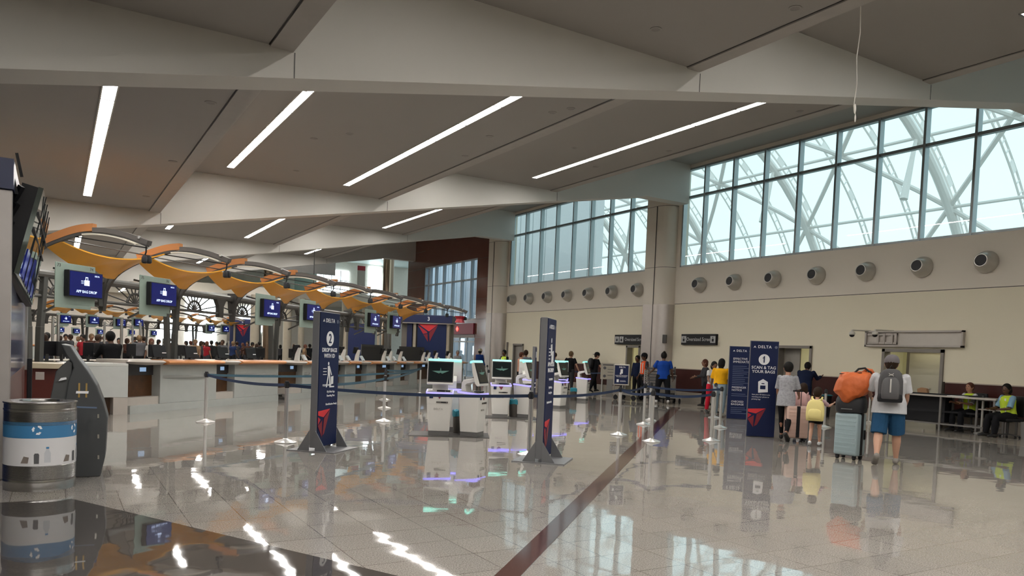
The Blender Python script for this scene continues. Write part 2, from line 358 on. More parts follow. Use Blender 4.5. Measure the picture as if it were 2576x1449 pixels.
# columns
for k, (nm) in enumerate(('column_near','column_middle','column_far')):
    yc = 23.7+P*(k-1)-(1.7 if k==0 else 0)
    def ringp(r, f): return [(W+.1, yc-r)] + [(W-r*math.sin(a), yc-r*math.cos(a)) for a in [PI/2*i/14 for i in range(15)]] + [(W-r, yc+f), (W-r+.1, yc+f+.05), (W+.1, yc+f+.05)]
    b = MB(); b.prism(ringp(.60,.62), 3.86, 9.45, lambda u,v,w: (u,v,w)); c = struct(b.build(nm, WALLT, angle=50)); 
    b = MB(); b.prism(ringp(.615,.62), 0, 3.86, lambda u,v,w: (u,v,w)); struct(b.build('cladding', COLST, c, angle=50))
    b = MB()
    for z in (5.36, 7.84): b.prism(ringp(.603,.623), z, z+.015, lambda u,v,w: (u,v,w))
    b.bb(W-.625, W-.59, yc-.012, yc+.012, 0, 7.84)
    struct(b.build('joint', DGREY, c, smooth=False))
# jet nozzles
nz = thing('air_nozzle', 'x', 'air nozzle')
b = MB(); b.lathe([(.17,0),(.30,.0),(.305,.02),(.295,.09),(.265,.18),(.225,.265),(.19,.325),(.17,.345),(.155,.345),(.15,.30)], n=36)
for i,v in enumerate(b.v): b.v[i] = (-v[2], v[0], v[1])
b.build('bell_housing', mat('nozzle_silver', (.55,.53,.49), .35, .6), nz)
b = MB(); b.lathe([(.0,.335),(.152,.335),(.152,.28)], n=28)
for i,v in enumerate(b.v): b.v[i] = (-v[2], v[0], v[1])
b.build('dark_throat', mat('nozzle_throat', (.004,.004,.006), .5), nz)
ny = [9.29*1.188+1.772*i for i in range(0,7)]
ords = ['nearest the right edge of the photo','second from the right edge','third from the right edge','fourth right of the middle column','third right of the middle column','second right of the middle column','nearest right of the middle column']
ny2 = [21.33*1.188+1.75*i for i in range(7)]
ords2 = ['half hidden by the middle column','second left of the middle column','third left of the middle column','fourth left of the middle column','third from the far column','second from the far column','nearest the far column']
allp = [(y,o) for y,o in zip(ny,ords)] + [(y,'far bay, '+o) for y,o in zip(ny2,ords2)]
for i,(y,o) in enumerate(allp):
    t = nz if i == 0 else dup(nz)
    t.location = (W, y, 3.93+.65); t.rotation_euler = (0,R(4),0)
    t['label'] = 'silver air nozzle on the wall, '+o; t['group'] = 'row of air nozzles'
# brown granite end section with window and doors
BR = mat('brown_granite', (.15,.055,.038), .12, var=.15, vs=1.2, spec=.7)
b = MB(); b.bb(W, W+.4, 37.8, 40.2, 0, 9.4); b.bb(W, W+.4, 47.8, 50.7, 0, 9.4); b.bb(W, W+.4, 40.2, 47.8, 7.28, 9.4); b.bb(W,W+.4,40.2,47.8,3.37,3.6)
for z in (2.5,5.2,6.4): pass
struct(b.build('wall_end', BR, smooth=False))
b = MB()
for z in (1.25,2.5,3.6,4.8,6.0,7.2,8.4): b.bb(W-.004, W, 37.8, 40.2, z, z+.012); b.bb(W-.004, W, 47.8, 50.7, z, z+.012)
struct(b.build('trim_joint', DGREY, smooth=False))
GB = glass('blue_glass', (.88,.93,1.0), .04)
window('window_4', 40.2, 47.8, [41.0,42.3,43.6,44.9,46.1,47.0], 3.6, 7.28, 6.05, mat('pale_frame', (.45,.48,.50), .4), gm=GB)
b = MB(); b.bb(W-.02, W+.3, 40.2, 47.8, 2.5, 3.37); struct(b.build('door_header', mat('header_grey', (.20,.15,.14), .4), smooth=False))
f5 = MB(); 
for y in (40.25,41.3,42.3,43.4,44.6,45.8,47.7): f5.bb(W+.02, W+.12, y-.05, y+.05, 0, 2.5)
f5.bb(W+.02,W+.12,40.2,47.8,2.2,2.3); f5.bb(W+.02,W+.12,40.2,47.8,0,.12)
f5 = struct(f5.build('door_5', mat('pale_frame', (.45,.48,.50), .4), smooth=False))
p = MB(); p.bb(W+.06, W+.07, 40.2, 47.8, .1, 2.45); p.build('pane', GB, f5, smooth=False)
# ------------------------------------------------------------------ far end: upper lobby behind the bulkhead
FARW = mat('lobby_wall', (.62,.58,.52), .6); TEAL = mat('lobby_green_wall', (.30,.42,.38), .5)
b = MB(); b.bb(XL, 27.2, YF, YF+.3, 0, 9.9); struct(b.build('wall_far', FARW, smooth=False))
b = MB(); b.bb(XL-.3, XL, YB, YF, 0, 9.9); struct(b.build('wall_left', WALLM, smooth=False))
b = MB(); b.bb(XL, XR, YB-.3, YB, 0, 9.9); struct(b.build('wall_back', WALLM, smooth=False))
b = MB(); b.prism([(XL,50.5),(21.5,50.5),(27.2,YF),(XL,YF)], 9.0, 9.3, lambda u,v,w: (u,v,w)); struct(b.build('ceiling_lobby', mat('lobby_ceiling', (.5,.58,.58), .5), smooth=False))
b = MB(); b.prism([(XL,55),(23.4,55),(27.2,YF),(XL,YF)], 5.0, 5.6, lambda u,v,w: (u,v,w)); struct(b.build('floor_mezzanine', WALLT, smooth=False))
b = MB(); b.bb(12.5,17.6,55.2,55.3,6.9,8.1); struct(b.build('wall_lobby_panel', mat('lobby_white', (.66,.63,.62), .5), smooth=False))
LW = mat('lobby_window_and_added_glow', (.8,.9,.9), .3, emit=(.82,.95,1), es=2.6)
b = MB(); b.bb(18.6, 21.6, YF-.12, YF-.02, 6.3, 8.2); b.bb(23.4,24.6,YF-.12,YF-.02,6.0,8.8); b.bb(8.6,10.8,YF-.12,YF-.02,1.4,5.2); b.bb(6.6,7.7,YF-.12,YF-.02,.9,4.8); b.bb(12.6,14.4,YF-.12,YF-.02,2.6,4.6)  # lobby windows, plus lower glowing panes added to brighten the far wall
w5 = struct(b.build('window_5_and_glow_panes', LW, smooth=False))
b = MB()
for x in (19.3,20.0,20.8): b.bb(x,x+.06,YF-.2,YF-.1,6.3,8.2)
b.bb(18.6,21.6,YF-.2,YF-.1,7.3,7.36); b.build('mullion', ALU, w5, smooth=False)
b = MB(); b.bb(16.6,18.4,62.6,62.7,5.6,8.4); struct(b.build('wall_lobby_green', TEAL, smooth=False))
b = MB(); b.cyl((21.9,55.5,0),.42,9.0,28); b.cyl((13.2,57,0),.35,9,28); struct(b.build('column_lobby', mat('bronze_column', (.33,.24,.17), .22, .9)))
t = thing('banner', 'tall white banner with red top hanging in the upper lobby', 'banner', (19.9,56,6.4), 0)
b = MB(); b.bb(-.3,.3,0,.06,-.55,1.15); b.build('cloth', mat('banner_white', (.6,.56,.5), .7), t, smooth=False)
b = MB(); b.bb(-.3,.3,-.01,.07,1.15,1.5); b.build('top_band', RED2, t, smooth=False)
# lobby downlights
sp2 = thing('downlight', 'x', 'ceiling light'); b = MB(); b.cyl((0,0,-.02),.11,.03,12); b.build('lens', mat('downlight_lens', (1,1,1), .5, emit=(1,.97,.9), es=12), sp2); b = MB(); b.lathe([(.11,-.02),(.14,-.02),(.14,.02),(.11,.02)]); b.build('trim_ring', WHITE, sp2)
for i,(x,y) in enumerate([(17.4,57),(18.6,58.5),(19.4,57),(20.6,59),(21.4,57),(18,61),(22.8,59)]):
    t = sp2 if i == 0 else dup(sp2)
    t.location = (x,y,9.0); t['label'] = 'bright little round downlight in the ceiling of the upper lobby'; t['group'] = 'lobby downlights'
# ------------------------------------------------------------------ outside: white steel canopy, sky, building
LAT = mat('canopy_white_steel', (.86,.80,.77), .4, var=.02)
VX, VR = 42.0, 24.0
def vp(th, y, dr=0.): return Vector((VX+(VR+dr)*math.cos(th), y, (VR+dr)*math.sin(th)))
t = thing('steel_canopy', 'huge white tubular steel canopy arching outside the windows', 'canopy')
for k in range(-1, 8):
    y = 21.0+13.45*k
    b = MB(); b.tube([vp(a*PI/40, y) for a in range(0, 33)], .38, 10); b.build('arch_tube', LAT, t)
def ladder(y, dr=1.1):
    b = MB(); n = 72; A = [vp(.02+a*2.5/n, y, dr) for a in range(n+1)]; B = [vp(.02+a*2.5/n, y, dr+.62) for a in range(n+1)]
    b.tube(A, .085, 5); b.tube(B, .085, 5)
    for i in range(0, n, 1):
        if i % 6 in (2,): 
            b.add([A[i]+Vector((0,-.05,0)), A[i+1]+Vector((0,-.05,0)), B[i+1]+Vector((0,-.05,0)), B[i]+Vector((0,-.05,0))], [(0,1,2,3)])
        b.bar(A[i], B[i], .09)
    b.build('ladder_rib', LAT, t)
for k in range(-4, 24): ladder(21.0+13.45/3*k, 1.3 if k % 3 else .8)
for k in range(-4, 13):
    for s in (1,-1):
        if s == 1 and k > 6 or s == -1 and k < 0: continue
        b = MB(); y = 21.0+13.45*k
        b.tube([vp(.1+a*2.4/30, y+s*(a*2.4/30)*24) for a in range(31)], .2, 7); b.build('diagonal_tube', LAT, t)
for a in (.38,.66,.94,1.22,1.5):
    b = MB(); b.tube([vp(a, -6), vp(a, 120)], .14, 7); b.build('purlin', LAT, t)
for k in range(0,7):
    for a in (.5,.95):
        b = MB(); p = vp(a, 21.0+13.45*k); b.tube([p, p+Vector((-1.2,.0,-5.0))], [.12,.3], 8); b.build('strut', LAT, t)
BLD = mat('blue_grey_cladding', (.78,.76,.78), .5, var=.03)
b = MB(); b.bb(31, 31.6, 41.2, 95, 0, 20); bl = tag(b.build('exterior_building', BLD, smooth=False), 'pale blue-grey panelled building wall outside the far windows', 'building')
b = MB()
for i in range(30): b.bb(30.985, 31, 42+i*1.8, 42.05+i*1.8, 0, 20)
b.build('panel_joint', ALU, bl, smooth=False)
b = MB(); b.bb(22.0, 130, -40, 150, -.3, -.05); struct(b.build('ground', mat('outside_paving', (.35,.35,.33), .8), smooth=False))
# world
for i,(x,y) in enumerate([(-1,50.9),(3.5,50.9),(8,50.9),(12,50.9)]):
    light_line(x, 5.0 if 0 else 6.0, y, 2, 'short white light line added under the far end ceiling, %s from the left' % ['first','second','third','fourth'][i])  # short lines added to brighten the second canopy row
w = bpy.data.worlds.new('sky'); bpy.context.scene.world = w; w.use_nodes = True; n = w.node_tree.nodes; l = w.node_tree.links
bg = n['Background']; bg.inputs[1].default_value = SKY
tc = n.new('ShaderNodeTexCoord'); nz_ = n.new('ShaderNodeTexNoise'); nz_.inputs['Scale'].default_value = 2.2; nz_.inputs['Detail'].default_value = 3
cr = n.new('ShaderNodeValToRGB'); cr.color_ramp.elements[0].position = .35; cr.color_ramp.elements[1].position = .7
cr.color_ramp.elements[0].color = (.66,.94,1.0,1); cr.color_ramp.elements[1].color = (.78,.98,1.0,1)
l.new(tc.outputs['Generated'], nz_.inputs['Vector']); l.new(nz_.outputs['Fac'], cr.inputs[0]); l.new(cr.outputs[0], bg.inputs[0])
sc = bpy.context.scene
sc.view_settings.view_transform = 'Standard'; sc.view_settings.look = 'None'; sc.view_settings.gamma = 1; sc.view_settings.exposure = EXPO
sc.cycles.max_bounces = 5; sc.cycles.diffuse_bounces = 4; sc.cycles.glossy_bounces = 3; sc.cycles.transparent_max_bounces = 8; sc.cycles.transmission_bounces = 2; sc.cycles.use_adaptive_sampling = True; sc.cycles.adaptive_threshold = .03
sc.cycles.sample_clamp_indirect = 4.0; sc.cycles.caustics_reflective = False; sc.cycles.caustics_refractive = False
sc.cycles.use_denoising = True
# ------------------------------------------------------------------ check-in canopy row (runs at 45 degrees, Y = X + const)
U = Vector((.7071,.7071,0)); N = Vector((.7071,-.7071,0))      # along the row, towards the customers
def canopy_row(x0, c, n, tag0, grp, first_labels):
    """arched modules; local frame: x = towards customers, y = along the row"""
    out = []
    for i in range(n):
        X = x0+1.67*i
        t = thing('canopy_arch', 'x', 'canopy', (X, X+c, 0), R(-45))   # local +x -> N, local +y -> U
        out.append(t)
    return out
PITCH = 1.67*math.sqrt(2)
def archp(s):      # s 0..1 foot -> tip, local (x,z) of a rib
    pts = [(0,2.28),(.07,2.50),(.30,2.86),(.62,3.08),(1.1,3.27),(1.65,3.42),(2.15,3.44),(2.65,3.36),(3.1,3.22)]
    f = s*(len(pts)-1); i = min(int(f), len(pts)-2); q = f-i
    p0 = pts[max(i-1,0)]; p1 = pts[i]; p2 = pts[i+1]; p3 = pts[min(i+2,len(pts)-1)]
    cr = lambda a,b,c,d: .5*((2*b)+(-a+c)*q+(2*a-5*b+4*c-d)*q*q+(-a+3*b-3*c+d)*q**3)
    return cr(p0[0],p1[0],p2[0],p3[0]), cr(p0[1],p1[1],p2[1],p3[1])
def make_arch(loc, label, group, small=False):
    t = thing('canopy_arch', label, 'canopy', loc, R(-45), group)
    ns = 22 if not small else 12
    S = [i/ns for i in range(ns+1)]
    # dark rib along the whole profile
    b = MB(); rings = []
    for s in S:
        x, z = archp(s); x2, z2 = archp(min(s+.01,1)); x1, z1 = archp(max(s-.01,0)); d = Vector((x2-x1,0,z2-z1)).normalized(); nn = Vector((-d.z,0,d.x))
        w = .035; h = .075 if s < .66 else .035
        rings.append([Vector((x,-w,z))-nn*0, Vector((x,w,z)), Vector((x,w,z))+nn*h, Vector((x,-w,z))+nn*h])
    b.loft(rings); b.build('rib', DGREY, t, angle=50)
    # orange fascia on the upper part and grey rail to the tip
    def strip(sa, sb, h0, h1, m, name, y0=-.04, y1=.06, n=12):
        b = MB(); rings = []
        for k in range(n+1):
            s = sa+(sb-sa)*k/n; x, z = archp(s); x2, z2 = archp(min(s+.01,1)); x1, z1 = archp(max(s-.01,0)); d = Vector((x2-x1,0,z2-z1)).normalized(); nn = Vector((-d.z,0,d.x))
            a = Vector((x,0,z))
            rings.append([a+nn*h0+Vector((0,y0,0)), a+nn*h0+Vector((0,y1,0)), a+nn*h1+Vector((0,y1,0)), a+nn*h1+Vector((0,y0,0))])
        b.loft(rings); return b.build(name, m, t, angle=50)
    strip(.46, .70, .055, .19, OREDGE, 'orange_fascia')
    strip(.70, 1.0, .03, .115, mat('rail_grey', (.10,.09,.085), .4, .2), 'grey_rail', -.05, .07)
    strip(.66, .95, -.025, .0, mat('rail_pale', (.62,.58,.48), .4), 'pale_edge', -.12, -.05)
    # gold saddle shell between this arch and the next one along the row
    def shell(u, v):
        lo = .455+(.25-.455)*u; hi = .53+(.61-.53)*u
        s = lo+(hi-lo)*v
        x, z = archp(s); y = PITCH*u; e = 4*u*(1-u)
        cr = max(0, 1-abs(u-.6)*4.5)
        sag = e*(.17+.05*v) - .15*cr*(1-v)**1.3
        return (x+.10*e*(1-v), y, z-sag)
    b = MB(); b.grid(shell, 30 if not small else 14, 8 if not small else 5, .025); hn = len(b.f)//2; nf = (30 if not small else 14)*(8 if not small else 5); b.mi = [0]*nf+[1]*nf+[0]*(len(b.f)-2*nf); b.build('gold_shell', [ORANGE, mat('shell_top', (.40,.18,.05), .6)], t, angle=28)
    def sh2(u, v):
        a = Vector(shell(u, 0)); return (a.x-.02-.35*v, a.y, a.z-.04+.14*v*(1-abs(u-.5)*2)-.08*v)
    # tie rods
    b = MB(); a0 = archp(.6); a1 = archp(.99)
    b.tube([(a0[0],.0,a0[1]), (a1[0],.02,a1[1]-.02)], .012, 6)
    b.build('tie_rod', DGREY, t)
    b = MB(); p = archp(.55); b.tube([(p[0],.02,p[1]-.0),(p[0]-.0,PITCH,p[1]+.01)], .014, 6); b.build('cross_rod', DGREY, t)
    # spotlight under the tip
    b = MB(); x, z = archp(.985); b.tube([(x,0,z+.03),(x,0,z-.10),(x-.03,0,z-.17)], .014, 6); b.lathe([(.03,-.30),(.05,-.28),(.05,-.2),(.03,-.16)], (x-.03,.0,z), 12); b.lathe([(.03,-.30),(.05,-.28),(.05,-.2),(.03,-.16)], (x-.03,.11,z+.01), 12); b.build('spotlight', BLACK, t)
    b = MB(); b.cyl((x-.12,-.05,z+.13), .03, .05, 10); b.build('rail_knob', STEEL, t)
    # bracket plate over the truss
    b = MB(); b.prism([(-.14,2.95),(.16,2.95),(.10,2.55),(.05,2.16),(-.05,2.16),(-.12,2.55)], -.045, .045, lambda u,v,w: (u,w,v)); b.build('bracket', DGREY, t, smooth=False)
    return t
nth = ['first','second','third','fourth','fifth','sixth','seventh','eighth','ninth']
for i in range(-1, 8):
    X = .83+1.67*i
    lab = 'grey and gold arched canopy bay over the counters, ' + ('partly hidden behind the left booth' if i < 0 else '%s from the left booth' % nth[i])
    if i < 7: a = make_arch((X, X+18.0, 0), lab, 'canopy arches over the near counters')
    else:
        a = make_arch((X, X+18.0, 0), 'last canopy arch of the near row, at the far right end', 'canopy arches over the near counters')
        for ch in list(a.children):
            if ch.name.startswith(('gold_shell','cross_rod')): bpy.data.objects.remove(ch)
proto = None
D0 = atL(136, 765, 49.0).x-1.0
for i in range(9):
    X = D0+1.42*i
    if not proto: proto = t = make_arch((X, X+51, .50), 'x', None, True)
    else: t = dup(proto, (X, X+51, .50), R(-45))
    t.scale = (.85,.85,.85)
    t['label'] = 'small distant gold canopy arch in the second row behind, %s from its left end' % nth[i]; t['group'] = 'canopy arches of the distant row'
# truss with fans, one bay each
def truss(c, xa, xb, nb, label, low=False):
    La = (xb-xa)*math.sqrt(2)
    t = thing('canopy_truss', label, 'truss', (xa, xa+c, 0), R(45))       # local x along the row
    b = MB(); b.tube([(0,0,2.80),(La,0,2.80)], .085, 10); b.build('top_chord', TRUSS, t)
    b = MB(); b.tube([(0,0,2.36),(La,0,2.36)], .035, 8); b.build('bottom_chord', TRUSS, t)
    for k in range(nb):
        b = MB(); x0 = La*(k+.5)/nb; w = La/nb*.46
        for a in range(9):
            ang = PI*(.06+.88*a/8)
            r = min(w/abs(math.cos(ang)) if abs(math.cos(ang)) > .3 else 9, .40/math.sin(ang))
            b.tube([(x0,0,2.37),(x0+math.cos(ang)*r,0,2.37+math.sin(ang)*r)], .016, 5)
        b.tube([(x0+.25*math.cos(PI*q/12),0,2.37+.25*math.sin(PI*q/12)) for q in range(13)], .03, 6)
        b.build('fan_brace', DGREY, t)
        p = MB(); p.prism([(-.28,2.85),(.28,2.85),(.10,2.55),(.09,2.26),(-.09,2.26),(-.10,2.55)], -.06, .06, lambda u,v,w_: (La*k/nb+u,w_,v)); p.build('node_plate', DGREY, t, smooth=False)
    return t
truss(18.0, -2.2, 12.7, 10, 'long dark truss with fan-shaped braces carrying the near canopy row')
truss(51.0, -2.0, 10.8, 9, 'distant dark truss carrying the second canopy row')
vcol = None
for i,(x,c) in enumerate([(2.4,18.0),(5.68,18.0),(8.75,18.0),(11.8,18.0),(-.4,18.0),(1.4,51.0),(5.0,51.0),(8.6,51.0)]):
    if not vcol:
        vcol = t = thing('canopy_column', 'x', 'column')
        for s in (-1,1):
            b = MB(); b.bar((s*.14,0,1.7),(s*.22,0,2.75),.12,.10); b.bar((s*.10,0,0),(s*.14,0,1.75),.13,.10); b.build('leg', TRUSS, t, smooth=False, bevel=.01)
        b = MB(); b.box((0,0,.03),(.5,.4,.06)); b.build('base_plate', TRUSS, t, smooth=False)
    else: t = dup(vcol)
    t.location = (x, x+c, 0); t.rotation_euler = (0,0,R(45))
    t['label'] = ['dark forked column behind the first pair of counters','dark forked column beyond the end of the first counter pair','dark forked column right of the tall number two sign','dark forked column nearest the far end of the counters','dark forked column hidden by the left booth','distant forked column in the second row, left','distant forked column in the second row, middle','distant forked column in the second row, right'][i]
    t['group'] = 'forked canopy columns'
# hanging rods from the ceiling
t = thing('hanging_rod', 'thin dark rod hanging from the ceiling beam to the canopy', 'rod', (10.58,36.5,0)); b = MB(); b.tube([(0,0,3.5),(0,0,6.2)], .025, 6); b.build('rod', DGREY, t)
# overhead monitors on glass
GLS = mat('frosted_green_glass', (.25,.31,.27), .25, spec=.5); 
BLUE = mat('screen_blue', (.002,.004,.03), .15, emit=(.003,.006,.085), es=.45); ICON = mat('screen_white', (.6,.7,.9), .4, emit=(.5,.62,.9), es=.45)
def case_icon(b, x, z, s, y):      # suitcase with tag, flat icon facing -y
    b.bb(x-.5*s,x+.5*s,y-.003,y,z-.5*s,z+.32*s); b.bb(x-.28*s,x-.18*s,y-.003,y,z+.3*s,z+.75*s); b.bb(x+.12*s,x+.22*s,y-.003,y,z+.3*s,z+.62*s); b.bb(x-.28*s,x+.22*s,y-.003,y,z+.66*s,z+.8*s)
    for k in range(3): b.bb(x-1.1*s,x-.62*s,y-.003,y,z-.25*s+k*.2*s,z-.19*s+k*.2*s)
def monitor(loc, num, label, on=True, group='overhead bag drop monitors', num_on=True):
    t = thing('hanging_monitor', label, 'monitor', loc, R(45), group)   # local -y faces customers
    b = MB(); b.bb(-.52,.46,.03,.05,-.40,.40); b.bb(-.52,.36,.03,.05,-.40,-.47) ; g = b.build('glass_panel', GLS, t, smooth=False, bevel=.006)
    b = MB(); b.bb(-.33,.52,-.10,.02,-.24,.27); b.build('housing', BLACK, t, smooth=False, bevel=.01)
    b = MB(); b.bb(-.31,.50,-.106,-.10,-.22,.25); s = b.build('screen', BLUE if on else SCREEN, t, smooth=False)
    if on:
        b = MB(); case_icon(b, .1, .06, .13, -.108); b.build('bag_icon', ICON, s, smooth=False)
        text('caption', 'APP BAG DROP', .075, ICON, s, (.1,-.108,-.13), FR, bold=.01); text('logo_word', 'DELTA', .04, ICON, s, (.36,-.108,.20), FR)
    for s_ in (-1,1):
        b = MB(); b.tube([(s_*.36,.06,.33),(s_*.36,.12,.33)], .02, 8); b.build('standoff', STEEL, t)
    b = MB(); b.bar((-.2,.05,-.3),(-.2,.6,-.55),.04); b.bar((.2,.05,.2),(.2,.8,.35),.04); b.build('arm', TRUSS, t, smooth=False)
    if num and num_on:
        text('gate_number', num[0], .09, DGREY, t, (-.44,.028,.34), FR); text('gate_number', num[1], .09, DGREY, t, (.36,.028,.34), FR)
    return t
for px, py, nm, lab in [(197,717,('73','74'),'leftmost hanging bag drop monitor, numbered 73 and 74'),(396,742,('75','76'),'hanging bag drop monitor numbered 75 and 76, second from the left'),(672,777,None,'hanging bag drop monitor above the end of the first counters'),(778,787,None,'hanging bag drop monitor half hidden by the number two sign'),(935,806,None,'hanging bag drop monitor second from the right of the near row'),(990,811,None,'rightmost hanging bag drop monitor of the near row')]:
    p = atL(px, py, 15.75); monitor((p.x,p.y,p.z), nm, lab)
for o_ in [x for x in C.objects if x.name.startswith('hanging_monitor')]: o_.scale = (.93,)*3
mm = monitor((0,0,0), None, 'x'); m0 = mm; cnt = 0
for px, py in [(160,803),(232,806),(300,812),(345,812),(528,826),(565,828),(150,830),(190,833),(250,835),(330,836),(385,838)]:
    c = 49.6 if py < 829 else 57
    o = mm if cnt == 0 else dup(m0)
    p = atL(px, py, c); 
    if p.y > 62: p = atY(px, py, 60)
    o.scale = (.86,)*3 if py < 829 else (.62,)*3
    o.location = (p.x,p.y,p.z); o['label'] = 'small distant blue check-in monitor behind the counters on the left'; o['group'] = 'distant check-in monitors'; cnt += 1
# ------------------------------------------------------------------ counters
def rowpt(px, c=16.25, z=1.1): return atL(px, 0, c)
def sat(X): return X*math.sqrt(2)
CO = Vector((1.3, 17.55, 0))      # front corner of the first counter, row runs along U
def cx(X): return (X-1.3)*math.sqrt(2)
def bullnose(b, x0, x1, y, z):      # half round bar along local x
    b.prism([(y+.30,z-.02),(y+.0,z-.06)]+[(y-.17*math.sin(a)*1.0, z-.01-.055*math.cos(a)) for a in [PI*k/10 for k in range(1,10)]]+[(y+.0,z+.045),(y+.30,z+.045)], x0, x1, lambda u,v,w: (w,u,v))
def cap(b, x0, x1, y, z):
    cxm = (x0+x1)/2; rx = (x1-x0)/2
    b.lathe([(.001,-.075),(.8,-.055),(1,0),(.85,.035),(.001,.045)], (0,0,0), 30)
    n = 30*5
    for i in range(len(b.v)-n, len(b.v)): v = b.v[i]; b.v[i] = (cxm+v[0]*rx, y+.12+v[1]*.32, z+v[2])
def counter(x0, ca, oa, cb, ob, z=1.1, label='', group=None, well='wood'):
    """x0 start; ca/oa/cb/ob = end coordinates of cap, orange, cap, orange (world X of row)"""
    t = thing('check_in_counter', label, 'counter', tuple(CO + U*cx(x0)), R(45), group)
    f = lambda X: cx(X)-cx(x0)
    e = [0, f(ca), f(oa), f(cb), f(ob)]
    b = MB(); bullnose(b, e[1], e[2], 0, z); b.build('bullnose', WOOD, t, angle=50)
    b = MB(); bullnose(b, e[3], e[4], 0, z); b.build('bullnose', WOOD, t, angle=50)
    b = MB(); cap(b, e[0], e[1]+.04, -.06, z); b.build('end_cap', DESKT, t, angle=50)
    b = MB(); cap(b, e[2]-.04, e[3]+.04, -.06, z); b.build('end_cap', DESKT, t, angle=50)
    b = MB(); b.bb(e[0]+.1, e[4]-.05, .12, 1.0, z-.04, z+.03); b.build('worktop', DESKT, t, smooth=False)
    for a0, a1 in ((e[1], e[2]-.02), (e[3]-.02, e[4]-.05)):
        b = MB(); b.bb(a0, a1, .06, .72, .17, z-.06); b.build('front_panel', DESK, t, smooth=False, bevel=.008)
        b = MB(); b.bb(a0, a1, .04, .10, .0, .17); b.build('plinth', DESK, t, smooth=False)
        b = MB(); b.grid(lambda u,v: (a0+.08+(a1-a0-.2)*u, .05-.05*math.sin(PI*u), z-.36+v*.04), 12, 1, .015); b.build('bag_rail', mat('rail_satin', (.50,.50,.48), .35), t)
    for a0, a1 in ((e[0]+.0, e[1]), (e[2]-.02, e[3]-.02)):
        if a1-a0 < .05: continue
        b = MB(); b.bb(a0, a1, .25, .7, .80, z-.06); b.build('dark_panel', mat('counter_dark', (.035,.033,.036), .4), t, smooth=False)
        b = MB(); b.bb(a0, a1, .28, .7, .34, .80); b.build('wood_well', mat('well_wood', (.07,.028,.008), .3, var=.5, vs=9), t, smooth=False)
        b = MB(); b.bb(a0, a1, .10, .7, .17, .34); b.build('scale_step', DESKT, t, smooth=False)
        b = MB(); b.bb(a0, a1, .04, .10, .0, .17); b.build('plinth', DESK, t, smooth=False)
        b = MB(); b.bb(a0+(a1-a0)*.55, a0+(a1-a0)*.75, .24, .25, .88, .97); b.build('weight_display', ICON if False else mat('display_blue', (.15,.22,.3), .2, emit=(.2,.3,.45), es=.5), t, smooth=False)
    return t
cg = 'check-in counters in the diagonal row'
counter(1.35, 2.0, 3.43, 3.96, 5.44, 1.1, 'long grey counter with copper edge behind the dark grey kiosk', cg)
counter(5.75, 6.35, 6.75, 7.1, 7.5, 1.08, 'grey counter partly hidden by the tall number two sign', cg)
counter(7.6, 8.33, 8.91, 9.55, 10.14, 1.08, 'grey counter just right of the tall number two sign', cg)
counter(10.2, 11.3, 11.79, 12.46, 13.10, 1.08, 'grey counter in the middle of the far stretch, behind two belt posts', cg)
counter(13.2, 14.31, 14.94, 15.57, 16.15, 1.08, 'grey counter second from the far end of the row', cg)
counter(16.2, 16.9, 17.3, 17.45, 17.6, 1.08, 'last grey counter at the far end of the row', cg)
# wing desk at the near end: white panel on an overhanging leg, red counter behind the kiosk
t = thing('wing_desk', 'white panelled desk on a stone foot beside the first counter', 'desk', (0,0,0), 0)
pa = atz(270,1045); pb = atz(325,1045)
def wall_between(b, p, q, z0, z1, th=.12):
    p = Vector((p.x,p.y,0)); q = Vector((q.x,q.y,0)); d = (q-p).normalized(); n_ = Vector((-d.y,d.x,0))
    vs = [p, q, q+n_*th, p+n_*th]; b.prism([(v.x,v.y) for v in vs], z0, z1, lambda u,v,w: (u,v,w))
e0 = Vector((.15,17.35,0)); e1 = Vector((1.27,17.55,0))
b = MB(); wall_between(b, e0, e1, .36, 1.0, .5); b.build('front_panel', mat('desk_pale', (.46,.47,.45), .4), t, smooth=False, bevel=.006)
b = MB(); wall_between(b, Vector((.1,17.33,0)), e1, 1.0, 1.06, .6); b.build('top_rail', mat('desk_rail', (.55,.55,.52), .3), t, smooth=False, bevel=.006)
b = MB(); wall_between(b, Vector((1.0,17.5,0)), e1, .0, .36, .5); b.build('stone_foot', DESKT, t, smooth=False)
b = MB(); wall_between(b, Vector((.3,17.7,0)), Vector((1.0,17.75,0)), .0, .36, .3); b.build('wood_recess', mat('well_wood', (.07,.028,.008), .3), t, smooth=False)
RC_ = mat('red_brown_panel', (.07,.010,.006), .35, var=.25, vs=2)
t = thing('service_counter', 'dark red counter with cream top behind the recycling bin and kiosk', 'counter', (0,0,0), 0)
b = MB(); b.bb(-2.2, .05, 16.6, 17.2, 0, .96); b.build('body', RC_, t, smooth=False)
b = MB(); b.bb(-2.25, .12, 16.5, 17.3, .96, 1.06); b.build('countertop', mat('cream_top', (.42,.36,.26), .35), t, smooth=False, bevel=.01)
